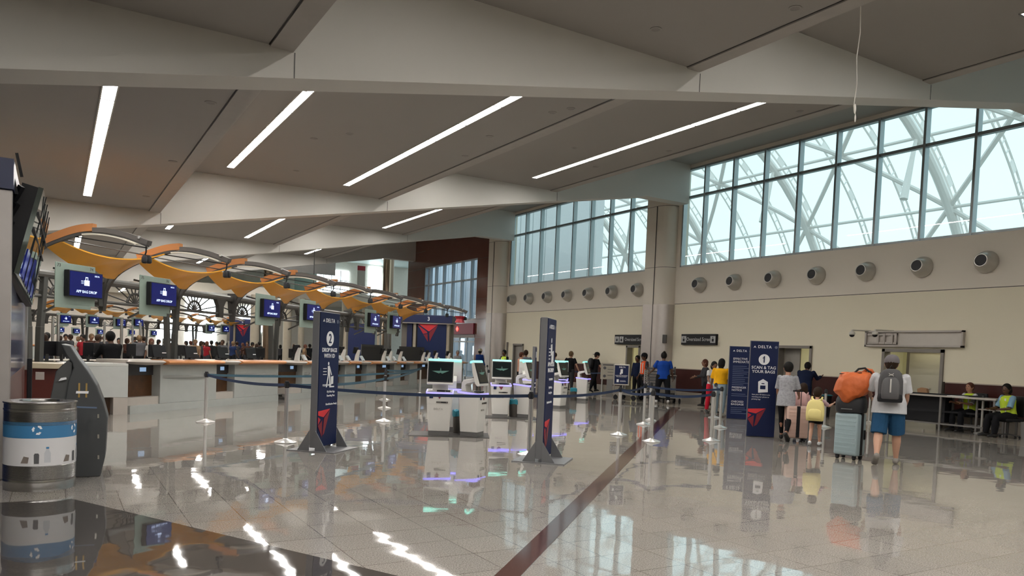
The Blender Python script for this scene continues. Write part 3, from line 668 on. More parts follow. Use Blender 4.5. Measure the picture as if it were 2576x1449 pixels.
# things standing on / behind the near counters
def lap(name, cat, px, py, c, label, group, sc_=1., kind=0, z=None):
    p = atL(px, py, c); t = thing(name, label, cat, (p.x,p.y,z if z is not None else 1.13), R(45), group); t.scale = (sc_,)*3
    if kind == 0:      # terminal screen seen from behind
        b = MB(); b.box((0,.0,.20),(.46,.04,.30), mtx=Matrix.Rotation(R(-14),3,'X')); b.build('screen_back', BLACK, t, smooth=False, bevel=.01)
        b = MB(); b.box((0,.06,.02),(.22,.18,.03)); b.bar((0,.04,.02),(0,.02,.16),.05,.03); b.build('stand', BLACK, t, smooth=False)
        b = MB(); b.box((.1,-.06,.17),(.14,.004,.02), mtx=Matrix.Rotation(R(-14),3,'X')); b.build('sticker', INK, t, smooth=False)
    elif kind == 1:    # white curved bag tag printer post with pin pad
        b = MB(); b.prism([(-.05,0),(.09,0),(.05,.22),(-.04,.42),(-.10,.42),(-.06,.2)], -.05, .05, lambda u,v,w: (w,u,v)); b.build('post', KIOSK, t, angle=40)
        b = MB(); b.box((.0,.06,.40),(.30,.05,.22), mtx=Matrix.Rotation(R(12),3,'X')); b.build('screen', BLACK, t, smooth=False)
        b = MB(); b.box((.32,-.05,.12),(.16,.05,.20), mtx=Matrix.Rotation(R(-35),3,'X')); b.box((.32,0,.015),(.14,.14,.03)); b.build('tablet', mat('tablet_pale', (.62,.66,.68), .2), t, smooth=False, bevel=.004)
    return t
tg = 'terminals on the first counters'
for px, lab in [(400,'black terminal on the left part of the first counter'),(480,'black terminal in front of the first forked column'),(560,'black terminal between the two copper edges'),(630,'black terminal at the right end of the first counter')]:
    lap('terminal', 'terminal', px, 900, 16.75, lab, tg, .95)
tg2 = 'bag tag terminals on the far counters'
for i, px in enumerate([748,842,862,898,965,981,1006,1064,1077,1096,1128]):
    lap('bag_tag_terminal', 'terminal', px, 905, 16.55, 'pale curved terminal post with tablet on the far counters', tg2, 1.0, 1, 1.10)
# banner booth marked 3, and the distant one marked 2
def tri(b, pts, y, th=.006): b.prism(pts, y-th, y, lambda u,v,w: (u,w,v))
def widget(par, x, z, w, h, y, clipx=None):
    """red triangular emblem made of three facets, facing -y"""
    q = lambda u, v: (x+u*w, z+v*h)
    b = MB(); tri(b, [q(0,1), q(1,1), q(.56,.60), q(.50,.63)], y); b.build('emblem_top', RED1, par, smooth=False)
    b = MB(); tri(b, [q(1,.97), q(.60,.02), q(.565,.50), q(.60,.59)], y); b.build('emblem_right', RED3, par, smooth=False)
    b = MB(); tri(b, [q(-.02,.93), q(.44,.58), q(.47,.50), q(.26,.45)], y); b.build('emblem_left', RED2, par, smooth=False)
    b = MB(); tri(b, [q(.27,.41), q(.48,.46), q(.52,.0)], y); b.build('emblem_low', RED3, par, smooth=False)
def booth(loc, num, label, s=1., rz=R(15)):
    t = thing('banner_booth', label, 'booth', loc, rz); t.scale = (s,)*3
    b = MB(); b.bb(-1.35,1.35,-.35,.5,2.95,3.32); b.build('fascia', NAVYD, t, smooth=False, bevel=.01)
    b = MB(); b.bb(-1.35,1.35,-.32,.5,2.90,2.95); b.build('soffit_edge', DESKT, t, smooth=False)
    b = MB(); b.bb(-1.3,1.3,.1,.3,0,2.92); b.build('back_panel', mat('booth_brown', (.14,.125,.105), .5), t, smooth=False)
    b = MB(); b.bb(-.40,1.05,-.22,-.16,.35,2.90); pn = b.build('navy_panel', NAVY, t, smooth=False)
    widget(t, -.36, 2.02, .98, .86, -.222)
    for x in (-.55,1.12): 
        b = MB(); b.bb(x-.07,x+.07,-.2,.1,0,2.92); b.build('post', mat('booth_post', (.30,.26,.20), .4), t, smooth=False)
    b = MB(); b.bb(-.98,-.72,-.05,.1,.3,2.92); b.build('dark_panel', NAVYD, t, smooth=False)
    text('booth_number', num, .26, INK, t, (.18,-.352,3.13), FR, bold=.02)
    return t
booth((15.5,34.0,0), '3', 'navy booth with a red emblem and number 3 at the counter row end', 1., R(-40))
p = atY(610, 835, 61.5); booth((p.x,61.5,0), '2', 'distant navy booth with a red emblem and number 2', 1.05, R(-40))
for px,py,h,lab in [(945,925,1.75,'dark slatted shutter panel behind the counters, left of the booth'),(1035,925,1.75,'dark slatted shutter panel just left of the red emblem booth')]:
    p = atL(px, py, 19.0); t = thing('shutter_panel', lab, 'panel', (p.x,p.y,0), R(15))
    b = MB(); b.bb(-.75,.75,0,.05,0,h); b.build('board', mat('slat_dark', (.04,.04,.04), .5), t, smooth=False)
    b = MB()
    for k in range(12): b.bb(-.75,.75,-.02,0,.9+k*.07,.93+k*.07)
    b.build('slats', DGREY, t, smooth=False)
for x,y,wd,lab in [(11.9,31.0,.9,'navy panel between the far forked columns')]:
    t = thing('navy_board', lab, 'board', (x,y+2.2,0), R(-20)); b = MB(); b.bb(-.6,.6,0,.06,.4,2.7); b.build('board', NAVYD, t, smooth=False); 
    for s_ in (-1,1):
        b = MB(); b.bb(s_*.75-.06,s_*.75+.06,-.05,.1,0,2.8); b.build('post', mat('booth_post', (.30,.26,.20), .4), t, smooth=False)
# ------------------------------------------------------------------ totem signs
def totem(loc, rz, label, num, l1, l2, icon='walk', notes=None, w=.61, h=2.1, cut=True, frame_only=False):
    t = thing('totem_sign', label, 'sign', loc, rz, None)       # face looks along local -y
    if not frame_only:
        b = MB(); b.bb(-w/2-.03, w/2+.03, -.05, .05, .06, h); b.build('frame', SIGNG, t, smooth=False, bevel=.006)
        b = MB(); b.box((0,.0,.008),(.80,.78,.016)); b.build('base_plate', mat('plate_grey', (.27,.27,.28), .35, .5), t, smooth=False)
        for s in (-1,1):
            for q0 in (-w/2-.045, w/2+.03):
                b = MB(); b.prism([(s*.05,.016),(s*.24,.016),(s*.05,.32)], q0, q0+.015, lambda u,v,q: (q,u,v)); b.build('gusset', SIGNG, t, smooth=False)
    else:
        b = MB(); b.bb(-w/2-.012, w/2+.012, -.03, .03, .0, h); b.build('frame', SIGNG, t, smooth=False)
    b = MB(); b.bb(-w/2, w/2, -.062, .062, .07 if not frame_only else .015, h-.012); f = b.build('face', mat('sign_navy', (.006,.013,.058), .5, spec=.25, var=.04), t, smooth=False)
    y = -.064
    tri_ = MB(); tri_.prism([(-.235,h-.155),(-.205,h-.105),(-.175,h-.155),(-.205,h-.14)], y-.002, y, lambda u,v,q: (u,q,v)); tri_.build('emblem', INK, f, smooth=False)
    text('logo_word', 'DELTA', .085, INK, f, (.0,y,h-.13), FR, bold=.012, sp=1.15)
    ro = MB(); ro.lathe([(.022,0),(.030,0),(.030,.002),(.022,.002)], (0,0,0), 16)
    for i,v in enumerate(ro.v): ro.v[i] = (v[0]+.235, y-v[2], v[1]+h-.13)
    ro.build('ring_mark', mat('ring_grey', (.12,.14,.2), .4), f, smooth=False)
    if num:
        d = MB(); d.lathe([(.0,0),(.115,0),(.115,.003),(0,.003)], (0,0,0), 36)
        for i,v in enumerate(d.v): d.v[i] = (v[0], y-v[2], v[1]+h-.40)
        dd = d.build('number_disc', INK, f, smooth=False)
        text('number', num, .20, mat('sign_navy', (0,0,0)), dd, (0,y-.004,h-.405), FR, bold=.012)
        if num == '1':
            d = MB(); d.prism([(.012,h-.335),(-.035,h-.365),(-.030,h-.378),(.012,h-.357)], y-.007, y-.004, lambda u,v,q:(u,q,v)); d.build('number_flag', mat('sign_navy', (0,0,0)), dd, smooth=False)
    zc = h-.62
    if l1: text('heading', l1+('\n'+l2 if l2 else ''), .088, INK, f, (0,y,zc), FR, bold=.012)
    zi = h-.98
    b = MB()
    if icon == 'walk':
        b.ell((-.02,y,zi+.20),(.022,.003,.026)); b.prism([(-.05,zi+.16),(.01,zi+.17),(.03,zi+.02),(-.04,zi+.02)], y-.003, y, lambda u,v,q:(u,q,v))
        b.prism([(-.04,zi+.02),(-.01,zi+.02),(-.06,zi-.16),(-.09,zi-.16)], y-.003, y, lambda u,v,q:(u,q,v)); b.prism([(0,zi+.02),(.03,zi+.02),(.05,zi-.14),(.02,zi-.14)], y-.003, y, lambda u,v,q:(u,q,v))
        b.prism([(0,zi+.14),(.02,zi+.15),(.09,zi+.03),(.07,zi+.02)], y-.003, y, lambda u,v,q:(u,q,v)); b.prism([(.06,zi+.0),(.14,zi+.01),(.14,zi-.11),(.06,zi-.12)], y-.003, y, lambda u,v,q:(u,q,v)); b.bb(.02,.17,y-.003,y,zi-.165,zi-.145)
        for k in range(3): b.bb(-.19,-.08,y-.003,y,zi+.12-k*.045,zi+.13-k*.045)
    elif icon == 'scan':
        b.prism([(-.10,zi+.10),(.0,zi+.16),(.10,zi+.10),(.11,zi-.12),(-.09,zi-.14)], y-.003, y, lambda u,v,q:(u,q,v))
        q_ = MB(); q_.bb(-.055,.055,y-.006,y-.003,zi-.06,zi+.02); q_.bb(-.03,.03,y-.006,y-.003,zi+.05,zi+.07); q_.build('icon_detail', mat('sign_navy', (0,0,0)), f, smooth=False)
    elif icon == 'kiosk':
        b.ell((0,y,zi+.42),(.03,.003,.04)); b.prism([(-.05,zi+.36),(.05,zi+.37),(.06,zi+.22),(-.05,zi+.2)], y-.003, y, lambda u,v,q:(u,q,v)); b.prism([(-.02,zi+.22),(.12,zi+.24),(.12,zi+.0),(-.02,zi-.02)], y-.003, y, lambda u,v,q:(u,q,v))
        for k in range(4): b.bb(-.16,-.06,y-.003,y,zi+.05+k*.05,zi+.065+k*.05)
    if icon: b.build('icon', INK, f, smooth=False)
    for (s_, x, z, sz, al) in (notes or []): text('note', s_, sz, INK, f, (x,y,z), FR, align=al)
    if cut:
        x0 = -w/2; Z = lambda z: .21+(z-.24)*.535
        for nm_, pts_, mm_ in (('emblem_top',[(0,.98),(.37,1.02),(.17,.80),(0,.86)],RED1),('emblem_right',[(.37,1.0),(.19,.78),(.145,.28),(.20,.34)],RED3),('emblem_left',[(0,.82),(.08,.74),(0,.60)],RED2),('emblem_low',[(0,.57),(.13,.72),(.125,.24)],RED3)):
            g = MB(); g.prism([(x0+u_,Z(v_)) for u_,v_ in pts_], y-.003, y, lambda u,v,q:(u,q,v)); g.build(nm_, mm_, f, smooth=False)
    return t
p = atz(785,1136.6); q = Vector((p.x,p.y,0)) + U*.335
t2 = totem((q.x,q.y,0), R(45), 'tall navy totem sign with number 2 reading DROP BAGS WITH ID', '2', 'DROP BAGS', 'WITH ID', 'walk', [('PLEASE HAVE:',-.19,.84+.15,.045,'LEFT'),('Fly Delta App',-.05,.89,.045,'LEFT'),('Boarding Pass',-.05,.83,.045,'LEFT'),('Identification Ready',-.08,.70,.045,'LEFT')])
p = atz(1354,1165); q = Vector((p.x,p.y,0)) + U*.335
t3 = totem((q.x,q.y,0), R(45), 'tall totem sign seen almost edge-on in front of the kiosks', None, 'APP ACCESS', 'BAG DROP', None, [('PLEASE HAVE:',-.1,1.22,.045,'LEFT'),('Fly Delta App',-.1,1.10,.045,'LEFT'),('Boarding Pass',-.1,1.02,.045,'LEFT'),('Identification Ready',-.2,.88,.045,'LEFT')], h=2.13)
fc3 = [x for x in t3.children if x.name.startswith('face')][0]
for ch in fc3.children:
    if ch.name.startswith('heading'): ch.location.z = 1.40
b = MB(); y = -.064; zi = 1.60
b.ell((-.02,y,zi+.20),(.035,.003,.04)); b.prism([(-.08,zi+.14),(.03,zi+.15),(.05,zi-.02),(-.06,zi-.02)], y-.003, y, lambda u,v,q:(u,q,v)); b.prism([(0,zi+.03),(.16,zi+.05),(.16,zi-.13),(.0,zi-.15)], y-.003, y, lambda u,v,q:(u,q,v))
for k in range(4): b.bb(-.2,-.09,y-.003,y,zi-.08+k*.05,zi-.065+k*.05)
b.build('icon', INK, fc3, smooth=False)
a = atz(1875,1097); c_ = atz(1947,1101); mid = (a+c_)/2; ang = math.atan2(c_.y-a.y, c_.x-a.x)
t1 = totem((mid.x,mid.y,0), ang, 'free-standing navy sign with number 1 reading SCAN & TAG YOUR BAGS', '1', 'SCAN & TAG', 'YOUR BAGS', 'scan', [('Scan your ID before you',-.22,.92,.038,'LEFT'),('scanning your phone or',-.22,.87,.038,'LEFT'),('printing tags',-.22,.82,.038,'LEFT')], h=2.08, w=(c_-a).length-.03, frame_only=True)
a = atz(1826,1053); e_ = Vector((a.x,a.y,0)); dr = Vector((math.cos(ang), math.sin(ang), 0)); q = e_+dr*.33
notes = [('EFFECTIVE\nIMMEDIATELY',-.22,1.66,.085,'LEFT'),('PASSENGER\nNOTICE',-.22,.86,.075,'LEFT'),('CHECKED\nBAGGAGE',-.22,.46,.075,'LEFT')]
t4 = totem((q.x,q.y,0), ang, 'navy notice board reading EFFECTIVE IMMEDIATELY, behind the number 1 sign', None, None, None, None, notes, h=2.06, w=.63, cut=False, frame_only=True)
fc = [x for x in t4.children if x.name.startswith('face')][0]
b = MB()
for z0, n_ in ((1.50,12),(.72,2),(.33,4)):
    for k in range(n_): b.bb(-.22, .16+.08*math.sin(k*2.3), -.066, -.062, z0-k*.052-.008, z0-k*.052)
b.build('fine_print', mat('print_grey', (.20,.25,.36), .6), fc, smooth=False)
# ------------------------------------------------------------------ belt posts
post = None
def belt_post(px, py, label, top=None, h=1.0, loc=None):
    global post
    p = loc or atz(px, py)
    if post is None:
        t = post = thing('belt_post', label, 'belt post', (p.x,p.y,0), R(20))
        b = MB(); b.lathe([(.0,.0),(.175,.0),(.178,.012),(.16,.022),(.05,.055),(.035,.07),(.0,.07)], n=36); b.build('base', CHROME, t, angle=30)
        b = MB(); b.cyl((0,0,.06), .033, .83, 20); b.build('pole', CHROME, t)
        b = MB(); b.cyl((0,0,.885), .036, .10, 20); b.bb(-.043,.043,-.02,.02,.90,.965); b.bb(-.02,.02,-.043,.043,.90,.965); b.cyl((0,0,.985),.03,.012,20); b.build('belt_head', mat('head_black', (.03,.03,.033), .35), t)
    else: t = dup(post, (p.x,p.y,0)); t['label'] = label
    t['group'] = 'silver belt posts'
    return Vector((p.x,p.y,0))
PA = belt_post(517,1062,'silver belt post in front of the first counter')
PB = belt_post(718,1113,'silver belt post just left of the number two sign')
PC = belt_post(965,1060,'nearest of the belt posts between the number two sign and kiosks')
PD = belt_post(967,1027,'belt post directly behind the nearest one right of the number two sign')
PE = belt_post(968,1006,'farthest of the three aligned belt posts right of the number two sign')
PF = belt_post(1056,992,'belt post behind the left front kiosk')
PG = belt_post(1330,1144,'belt post hidden behind the edge-on totem sign, only its base showing')
PH = belt_post(1556,1094,'belt post carrying the small framed sign')
PI_ = belt_post(1638,1111,'nearest belt post beside the red floor line')
PJ = belt_post(1619,1068,'belt post with a silver gadget on top, left of the blue shirted man')
PJ2 = belt_post(1634,1058,'plain belt post between the gadget post and the blue shirted man')
PK = belt_post(1789,1109,'nearest belt post left of the number one sign')
PM = belt_post(1811,1076,'belt post tight against the navy notice board')
PN = belt_post(1797,1051,'belt post at the red trousered traveller')
PO = belt_post(1224,968,'belt post before the far column, left of the yellow vest worker')
PQ = belt_post(1513,992,'belt post to the right of the man with the black backpack')
PR = belt_post(1437,984,'belt post left of the man with the black backpack')
PS = belt_post(2073,1075,'belt post behind the girls, left of the orange bag')
PT = belt_post(2468,1091,'belt post at the right end of the screening table')
PU = belt_post(1227,1000,'belt post just left of the second kiosk pair')
def belt(a, b_, label, z=.93, sag=.05, w=.05, m=BELT):
    a = Vector((a.x,a.y,0)); b_ = Vector((b_.x,b_.y,0)); d = (b_-a); d.normalize(); s0 = a+d*.045; s1 = b_-d*.045; n_ = Vector((-d.y,d.x,0))*.0015
    mid = (s0+s1)/2; t = thing('barrier_belt', label, 'barrier belt', tuple(mid))
    g = MB(); rings = []
    for k in range(17):
        u = k/16; p = s0.lerp(s1, u)-mid; zz = z-sag*4*u*(1-u)
        rings.append([p-n_+Vector((0,0,zz-w/2)), p+n_+Vector((0,0,zz-w/2)), p+n_+Vector((0,0,zz+w/2)), p-n_+Vector((0,0,zz+w/2))])
    g.loft(rings); o = g.build('strap', m, t, smooth=False)
    return t
BT = mat('teal_belt', (.035,.085,.12), .7)
belt(PA, PB, 'navy belt from the counter post down to the post by the number two sign')
belt(PA, PD, 'teal belt passing behind the number two sign from the counter post', m=BT)
belt(PB, PC, 'teal belt behind the lower part of the number two sign', m=BT)
belt(PB, PG, 'long navy belt crossing in front of the front kiosks', sag=.06)
belt(PG, PH, 'navy belt from the edge-on totem sign to the framed sign post')
belt(PH, PJ, 'navy belt running back from the framed sign post to the gadget post')
belt(PH, PI_, 'short navy belt between the framed sign post and the red line post')
belt(PI_, PK, 'navy belt across the lane in front of the blue shirted man')
belt(PJ, PM, 'upper navy belt behind the lane, in front of the luggage cart')
belt(PC, PF, 'teal belt ending behind the left front kiosk', m=BT)
belt(PD, PF, 'upper teal belt of the middle queue lane', m=BT)
belt(PE, PF, 'farthest short teal belt near the counters', m=BT)
belt(PD, PE, 'teal belt linking the two farther aligned posts', m=BT)
belt(PU, PO, 'dark belt near the far column', m=BT)
belt(PR, PQ, 'dark belt behind the man with the black backpack')
belt(PN, PM, 'short belt between two posts by the notice board')
# framed sign on the post
fs = thing('framed_sign', 'small silver framed navy sign mounted on a belt post', 'sign', (PH.x,PH.y,1.0), R(-22))
b = MB(); b.bb(-.17,.17,-.012,.012,.03,.46); b.build('frame', STEEL, fs, smooth=False, bevel=.004)
b = MB(); b.bb(-.145,.145,-.016,-.012,.055,.435); f_ = b.build('face', mat('sign_navy', (0,0,0)), fs, smooth=False)
b = MB(); b.bb(-.02,.02,-.01,.01,-.02,.03); b.build('bracket', BLACK, fs, smooth=False)
text('logo_word', 'DELTA', .045, INK, f_, (.01,-.018,.40), FR, bold=.01)
b = MB(); b.bb(-.025,.025,-.019,-.016,.27,.36); b.bb(-.035,-.005,-.019,-.016,.25,.29); b.build('icon', INK, f_, smooth=False)
text('notice', 'HAVE YOUR BOARDING\nPASS AND ID READY', .024, INK, f_, (0,-.018,.215), FR)
b = MB(); b.bb(-.10,-.055,-.019,-.016,.09,.15); b.bb(-.03,.10,-.019,-.016,.10,.106); b.bb(-.03,.09,-.019,-.016,.12,.126); b.build('small_print', INK, f_, smooth=False)
gd = thing('post_gadget', 'silver slotted bracket standing on top of a belt post', 'bracket', (PJ.x,PJ.y,1.0)); b = MB()
for k in range(6): b.bb(-.04,.04,-.02,.02,.03+k*.05,.055+k*.05)
b.bb(-.045,-.03,-.02,.02,0,.34); b.bb(.03,.045,-.02,.02,0,.34); b.build('body', STEEL, gd, smooth=False)
# tall two-sided notice behind the edge-on totem
p = atz(1338,1060); s_ = thing('hanging_notice', 'tall narrow navy notice in a grey frame behind the edge-on totem sign', 'sign', (p.x,p.y,0), R(52))
b = MB(); b.bb(-.22,.22,-.03,.03,.62,1.78); b.build('frame', SIGNG, s_, smooth=False); b = MB(); b.bb(-.2,.2,-.036,-.03,.65,1.75); f_ = b.build('face', NAVY, s_, smooth=False)
b = MB(); b.bb(-.08,.08,-.04,-.036,1.52,1.66); b.build('icon', INK, f_, smooth=False)
b = MB(); b.bb(-.15,.15,-.04,-.036,.8,.83); b.bb(-.15,.1,-.04,-.036,.9,.93); b.build('text_lines', INK, f_, smooth=False)
b = MB(); b.cyl((0,0,.02),.025,.62,12); b.cyl((0,0,0),.17,.02,24); b.build('stand', STEEL, s_)
# ------------------------------------------------------------------ self-service kiosks
GLOWC = mat('kiosk_teal_light', (.3,.8,.7), .4, emit=(.16,.85,.66), es=.62); GLOWP = mat('kiosk_violet_light', (.4,.4,.9), .4, emit=(.22,.18,.95), es=.75)
kp = None
def kiosk(loc, rz, label, group='self-service bag tag kiosks'):
    global kp
    if kp is None:
        t = kp = thing('self_service_kiosk', label, 'kiosk', loc, rz, group)     # front faces local -y
        b = MB(); rings = []
        for z, w, d in ((.09,.20,.175),(.35,.215,.19),(.62,.235,.205),(.78,.25,.215)):
            r = .035; pts = []
            for sx, sy in ((-1,-1),(1,-1),(1,1),(-1,1)):
                for k in range(4):
                    a = {(-1,-1):PI,(1,-1):1.5*PI,(1,1):0,(-1,1):.5*PI}[(sx,sy)] + PI/2*k/3
                    zz = z + (.035*(1 if sy > 0 else 0) if z > .7 else 0)
                    pts.append(Vector((sx*(w-r)+r*math.cos(a), sy*(d-r)+r*math.sin(a), zz)))
            rings.append(pts)
        b.loft(rings); b.build('cabinet', KIOSK, t, angle=40)
        b = MB(); b.bb(-.19,.19,-.165,.165,0,.09); b.build('plinth', mat('plinth_grey', (.16,.155,.15), .4), t, smooth=False)
        b = MB(); rings = []
        for z, w in ((.782,.252),(.812,.256)): rings.append([Vector((-w,-.22,z)),Vector((w,-.22,z)),Vector((w,.22,z+.036)),Vector((-w,.22,z+.036))])
        b.loft(rings); b.build('violet_light_edge', GLOWP, t, smooth=False)
        b = MB(); rings = [[Vector((-.235,-.205,z)),Vector((.235,-.205,z)),Vector((.235,.2,z+.036)),Vector((-.235,.2,z+.036))] for z in (.812,.822)]; b.loft(rings); b.build('shelf_top', mat('shelf_grey', (.35,.34,.32), .4), t, smooth=False)
        b = MB(); b.box((.02,-.10,.835),(.15,.14,.03)); b.box((.15,-.08,.835),(.09,.12,.03)); b.build('readers', BLACK, t, smooth=False)
        b = MB(); b.box((-.17,-.09,.83),(.09,.16,.012)); b.build('tag_tray', STEEL, t, smooth=False)
        b = MB(); b.bb(-.06,.16,-.218,-.20,.615,.645); b.build('tag_slot', mat('slot_grey', (.12,.11,.10), .4), t, smooth=False); b = MB(); b.bb(.03,.12,-.222,-.21,.62,.64); b.build('slot_mouth', BLACK, t, smooth=False)
        b = MB(); b.bb(-.19,-.12,-.222,-.208,.70,.77); b.build('code_sticker', NAVY, t, smooth=False)
        b = MB(); b.prism([(-.06,.775),(.05,.775),(-.0,.69)], -.224, -.21, lambda u,v,q:(u,q,v)); b.build('emblem', mat('emblem_maroon', (.18,.03,.05), .4), t, smooth=False)
        text('logo_word', 'DELTA', .05, mat('ink_pale', (.30,.28,.26), .5), t, (-.02,-.206,.50), FR, sp=1.2)
        # arm and tilted head
        b = MB(); b.prism([(.08,.82),(.19,.84),(.19,1.00),(.15,1.06),(-.07,1.10),(-.07,1.03),(.08,.99),(.11,.96)], -.15, .15, lambda u,v,q:(q,u,v)); b.build('neck', KIOSK, t, smooth=False, bevel=.008)
        RM = Matrix.Rotation(R(-17), 3, 'X')
        b = MB(); hp = [(-.055,-.22),(-.055,.235),(.0,.235),(.03,.05),(.03,-.16),(.0,-.22)]
        b.prism(hp, -.245, .245, lambda u,v,q: tuple(RM @ Vector((q,u,v)) + Vector((0,-.10,1.16)))); b.build('head', KIOSK, t, smooth=False, bevel=.012)
        b = MB(); b.box(tuple(RM @ Vector((0,-.058,.02)) + Vector((0,-.10,1.16))), (.47,.012,.40), mtx=RM); b.build('bezel', BLACK, t, smooth=False, bevel=.004)
        b = MB(); b.box(tuple(RM @ Vector((0,-.065,.02)) + Vector((0,-.10,1.16))), (.43,.004,.35), mtx=RM); sc_ = b.build('screen', SCREEN, t, smooth=False)
        b = MB(); b.prism([(-.16,.0),(.16,.012),(.03,-.05),(.0,-.03),(-.03,-.045)], -.069, -.067, lambda u,v,q: tuple(RM @ Vector((u,q,v+.03)) + Vector((0,-.10,1.16)))); b.prism([(-.012,.012),(.012,.012),(0,.07)], -.069, -.067, lambda u,v,q: tuple(RM @ Vector((u,q,v+.03)) + Vector((0,-.10,1.16))));  b.build('screen_graphic', mat('graphic_green', (.05,.12,.10), .3, emit=(.10,.26,.2), es=.08), sc_, smooth=False)
        b = MB(); b.prism([(-.058,.235),(.035,.235),(.02,.275),(-.05,.272)], -.235, .235, lambda u,v,q: tuple(RM @ Vector((q,u,v)) + Vector((0,-.10,1.16)))); b.build('teal_light_bar', GLOWC, t, smooth=False, bevel=.006)
        b = MB(); b.bb(.225,.228,-.02,.04,.52,.54); b.build('side_lock', BLACK, t, smooth=False)
        return t
    t = dup(kp, loc, rz); t['label'] = label; return t
def at0(px, py, dy=0): p = atz(px, py); return (p.x, p.y+dy, 0)
v = lambda px,py: atz(px,py)
a = v(1072,1095); b2 = v(1133,1097); m_ = (a+b2)/2; rz1 = math.atan2(b2.y-a.y,b2.x-a.x)
nx = Vector((-math.sin(rz1), math.cos(rz1), 0))
kiosk(tuple(Vector((m_.x,m_.y,0))+nx*.17), rz1, 'nearest white kiosk, screen facing the camera')
c2 = v(1195,1099); kiosk((c2.x+.02,c2.y+.17,0), rz1+R(68), 'front pair kiosk turned sideways, right of the teal lidded bin')
kiosk(tuple(Vector((m_.x,m_.y,0))+nx*.80+Vector((.22,.1,0))), rz1+R(180), 'white kiosk back to back behind the nearest kiosk')
a = v(1233,1049); b2 = v(1283,1053); m_ = (a+b2)/2
kiosk(tuple(Vector((m_.x,m_.y,0))+nx*.17), rz1, 'middle row kiosk with its screen facing the camera')
c2 = v(1325,1051); kiosk((c2.x,c2.y+.17,0), rz1+R(68), 'middle row kiosk turned sideways behind the edge-on totem')
c2 = v(1385,1028); kiosk((c2.x-.5,c2.y+.6,0), rz1+R(180), 'kiosk showing its back just right of the edge-on totem')
c2 = v(1411,1028); kiosk((c2.x,c2.y+.17,0), rz1+R(55), 'third row kiosk with head turned right, teal bin at its left')
c2 = v(1425,1020); kiosk((c2.x+.35,c2.y+.9,0), rz1-R(8), 'third row kiosk facing the camera behind the turned one')
c2 = v(1472,1009); kiosk((c2.x,c2.y+.17,0), rz1+R(68), 'farthest kiosk, beside the man with the black backpack')
bn = None
for i,(px,py,lab) in enumerate([(1160,1091,'grey bin with teal liner between the front kiosks'),(1297,1050,'grey bin with teal liner between the middle kiosks'),(1378,1024,'grey bin with teal liner right of the edge-on totem'),(1447,1008,'grey bin with teal liner left of the farthest kiosk')]):
    p = atz(px,py)
    if not bn:
        bn = t = thing('waste_bin', lab, 'bin'); b = MB(); b.lathe([(.0,0),(.115,0),(.13,.40),(.125,.40),(.11,.02),(0,.02)], n=24); b.build('body', mat('bin_brown_steel', (.10,.09,.08), .35, .5), t)
        b = MB(); b.lathe([(.136,.33),(.142,.36),(.140,.44),(.11,.455),(.06,.42),(.0,.42)], n=24); 
        for k,vv in enumerate(b.v): b.v[k] = (vv[0], vv[1], vv[2]+.012*math.sin(k*1.7)*(vv[2] > .43)+.01*math.sin(k*.9)*(vv[2] < .35))
        b.build('teal_liner', mat('teal_plastic', (.02,.22,.29), .35), t)
    else: t = dup(bn)
    t.location = (p.x,p.y+.1,0); t['label'] = lab; t['group'] = 'teal lined bins among the kiosks'
mt = None
for i,(px,py,lab) in enumerate([(1150,1096,'thin dark mat under the front kiosks'),(1290,1052,'thin dark mat under the middle kiosks')]):
    p = atz(px,py); t = thing('floor_mat', lab, 'mat', (p.x,p.y+.22,0), rz1); b = MB(); b.box((-.05,-.05,.005),(1.5,.85,.008)); b.build('pad', mat('mat_dark', (.06,.055,.05), .35), t, smooth=False)
# ------------------------------------------------------------------ recycling bin, dark kiosk and booth at the left
p = atz(101,1238); TR_ = .33; RIB = mat('ribbed_steel', (.42,.41,.40), .25, 1.)
t = thing('recycling_bin', 'round ribbed steel recycling bin with blue and white wrap', 'bin', (p.x-.01,p.y+TR_,0)); t.scale = (.955,.955,1)
b = MB(); pr = [(0,0),(.335,0),(.34,.03),(.338,.075),(.342,.085),(.342,.10),(.338,.11)]
z = .115
while z < .255: pr += [(.338,z),(.343,z+.004),(.338,z+.008)]; z += .0105
pr += [(.34,.26)]; b.lathe(pr, n=56); b.build('lower_band', RIB, t, angle=25)
b = MB(); b.lathe([(.340,.26),(.340,.57)], n=56); b.build('white_wrap', mat('wrap_white', (.62,.61,.62), .35, var=.02), t)
b = MB(); b.lathe([(.341,.54),(.341,.70)], n=56); b.build('blue_wrap', mat('wrap_blue', (.045,.18,.36), .35, var=.03), t)
b = MB(); pr = [(.338,.66)]; z = .665
while z < .80: pr += [(.339,z),(.344,z+.004),(.339,z+.008)]; z += .0105
pr += [(.339,.805),(.344,.812),(.344,.825),(.338,.83),(.338,.875),(.348,.882),(.348,.895),(.33,.90),(.20,.90),(.195,.88),(.19,.70),(0,.70)]; b.lathe(pr, n=56); b.build('rim', RIB, t, angle=25)
INKG = mat('print_dark', (.08,.08,.085), .5)
def onbin(b, pts, a0, zc, r=.3425):
    b.add([(r*math.sin(a0+u/r), -r*math.cos(a0+u/r), zc+v_) for u,v_ in pts], [tuple(range(len(pts)))])
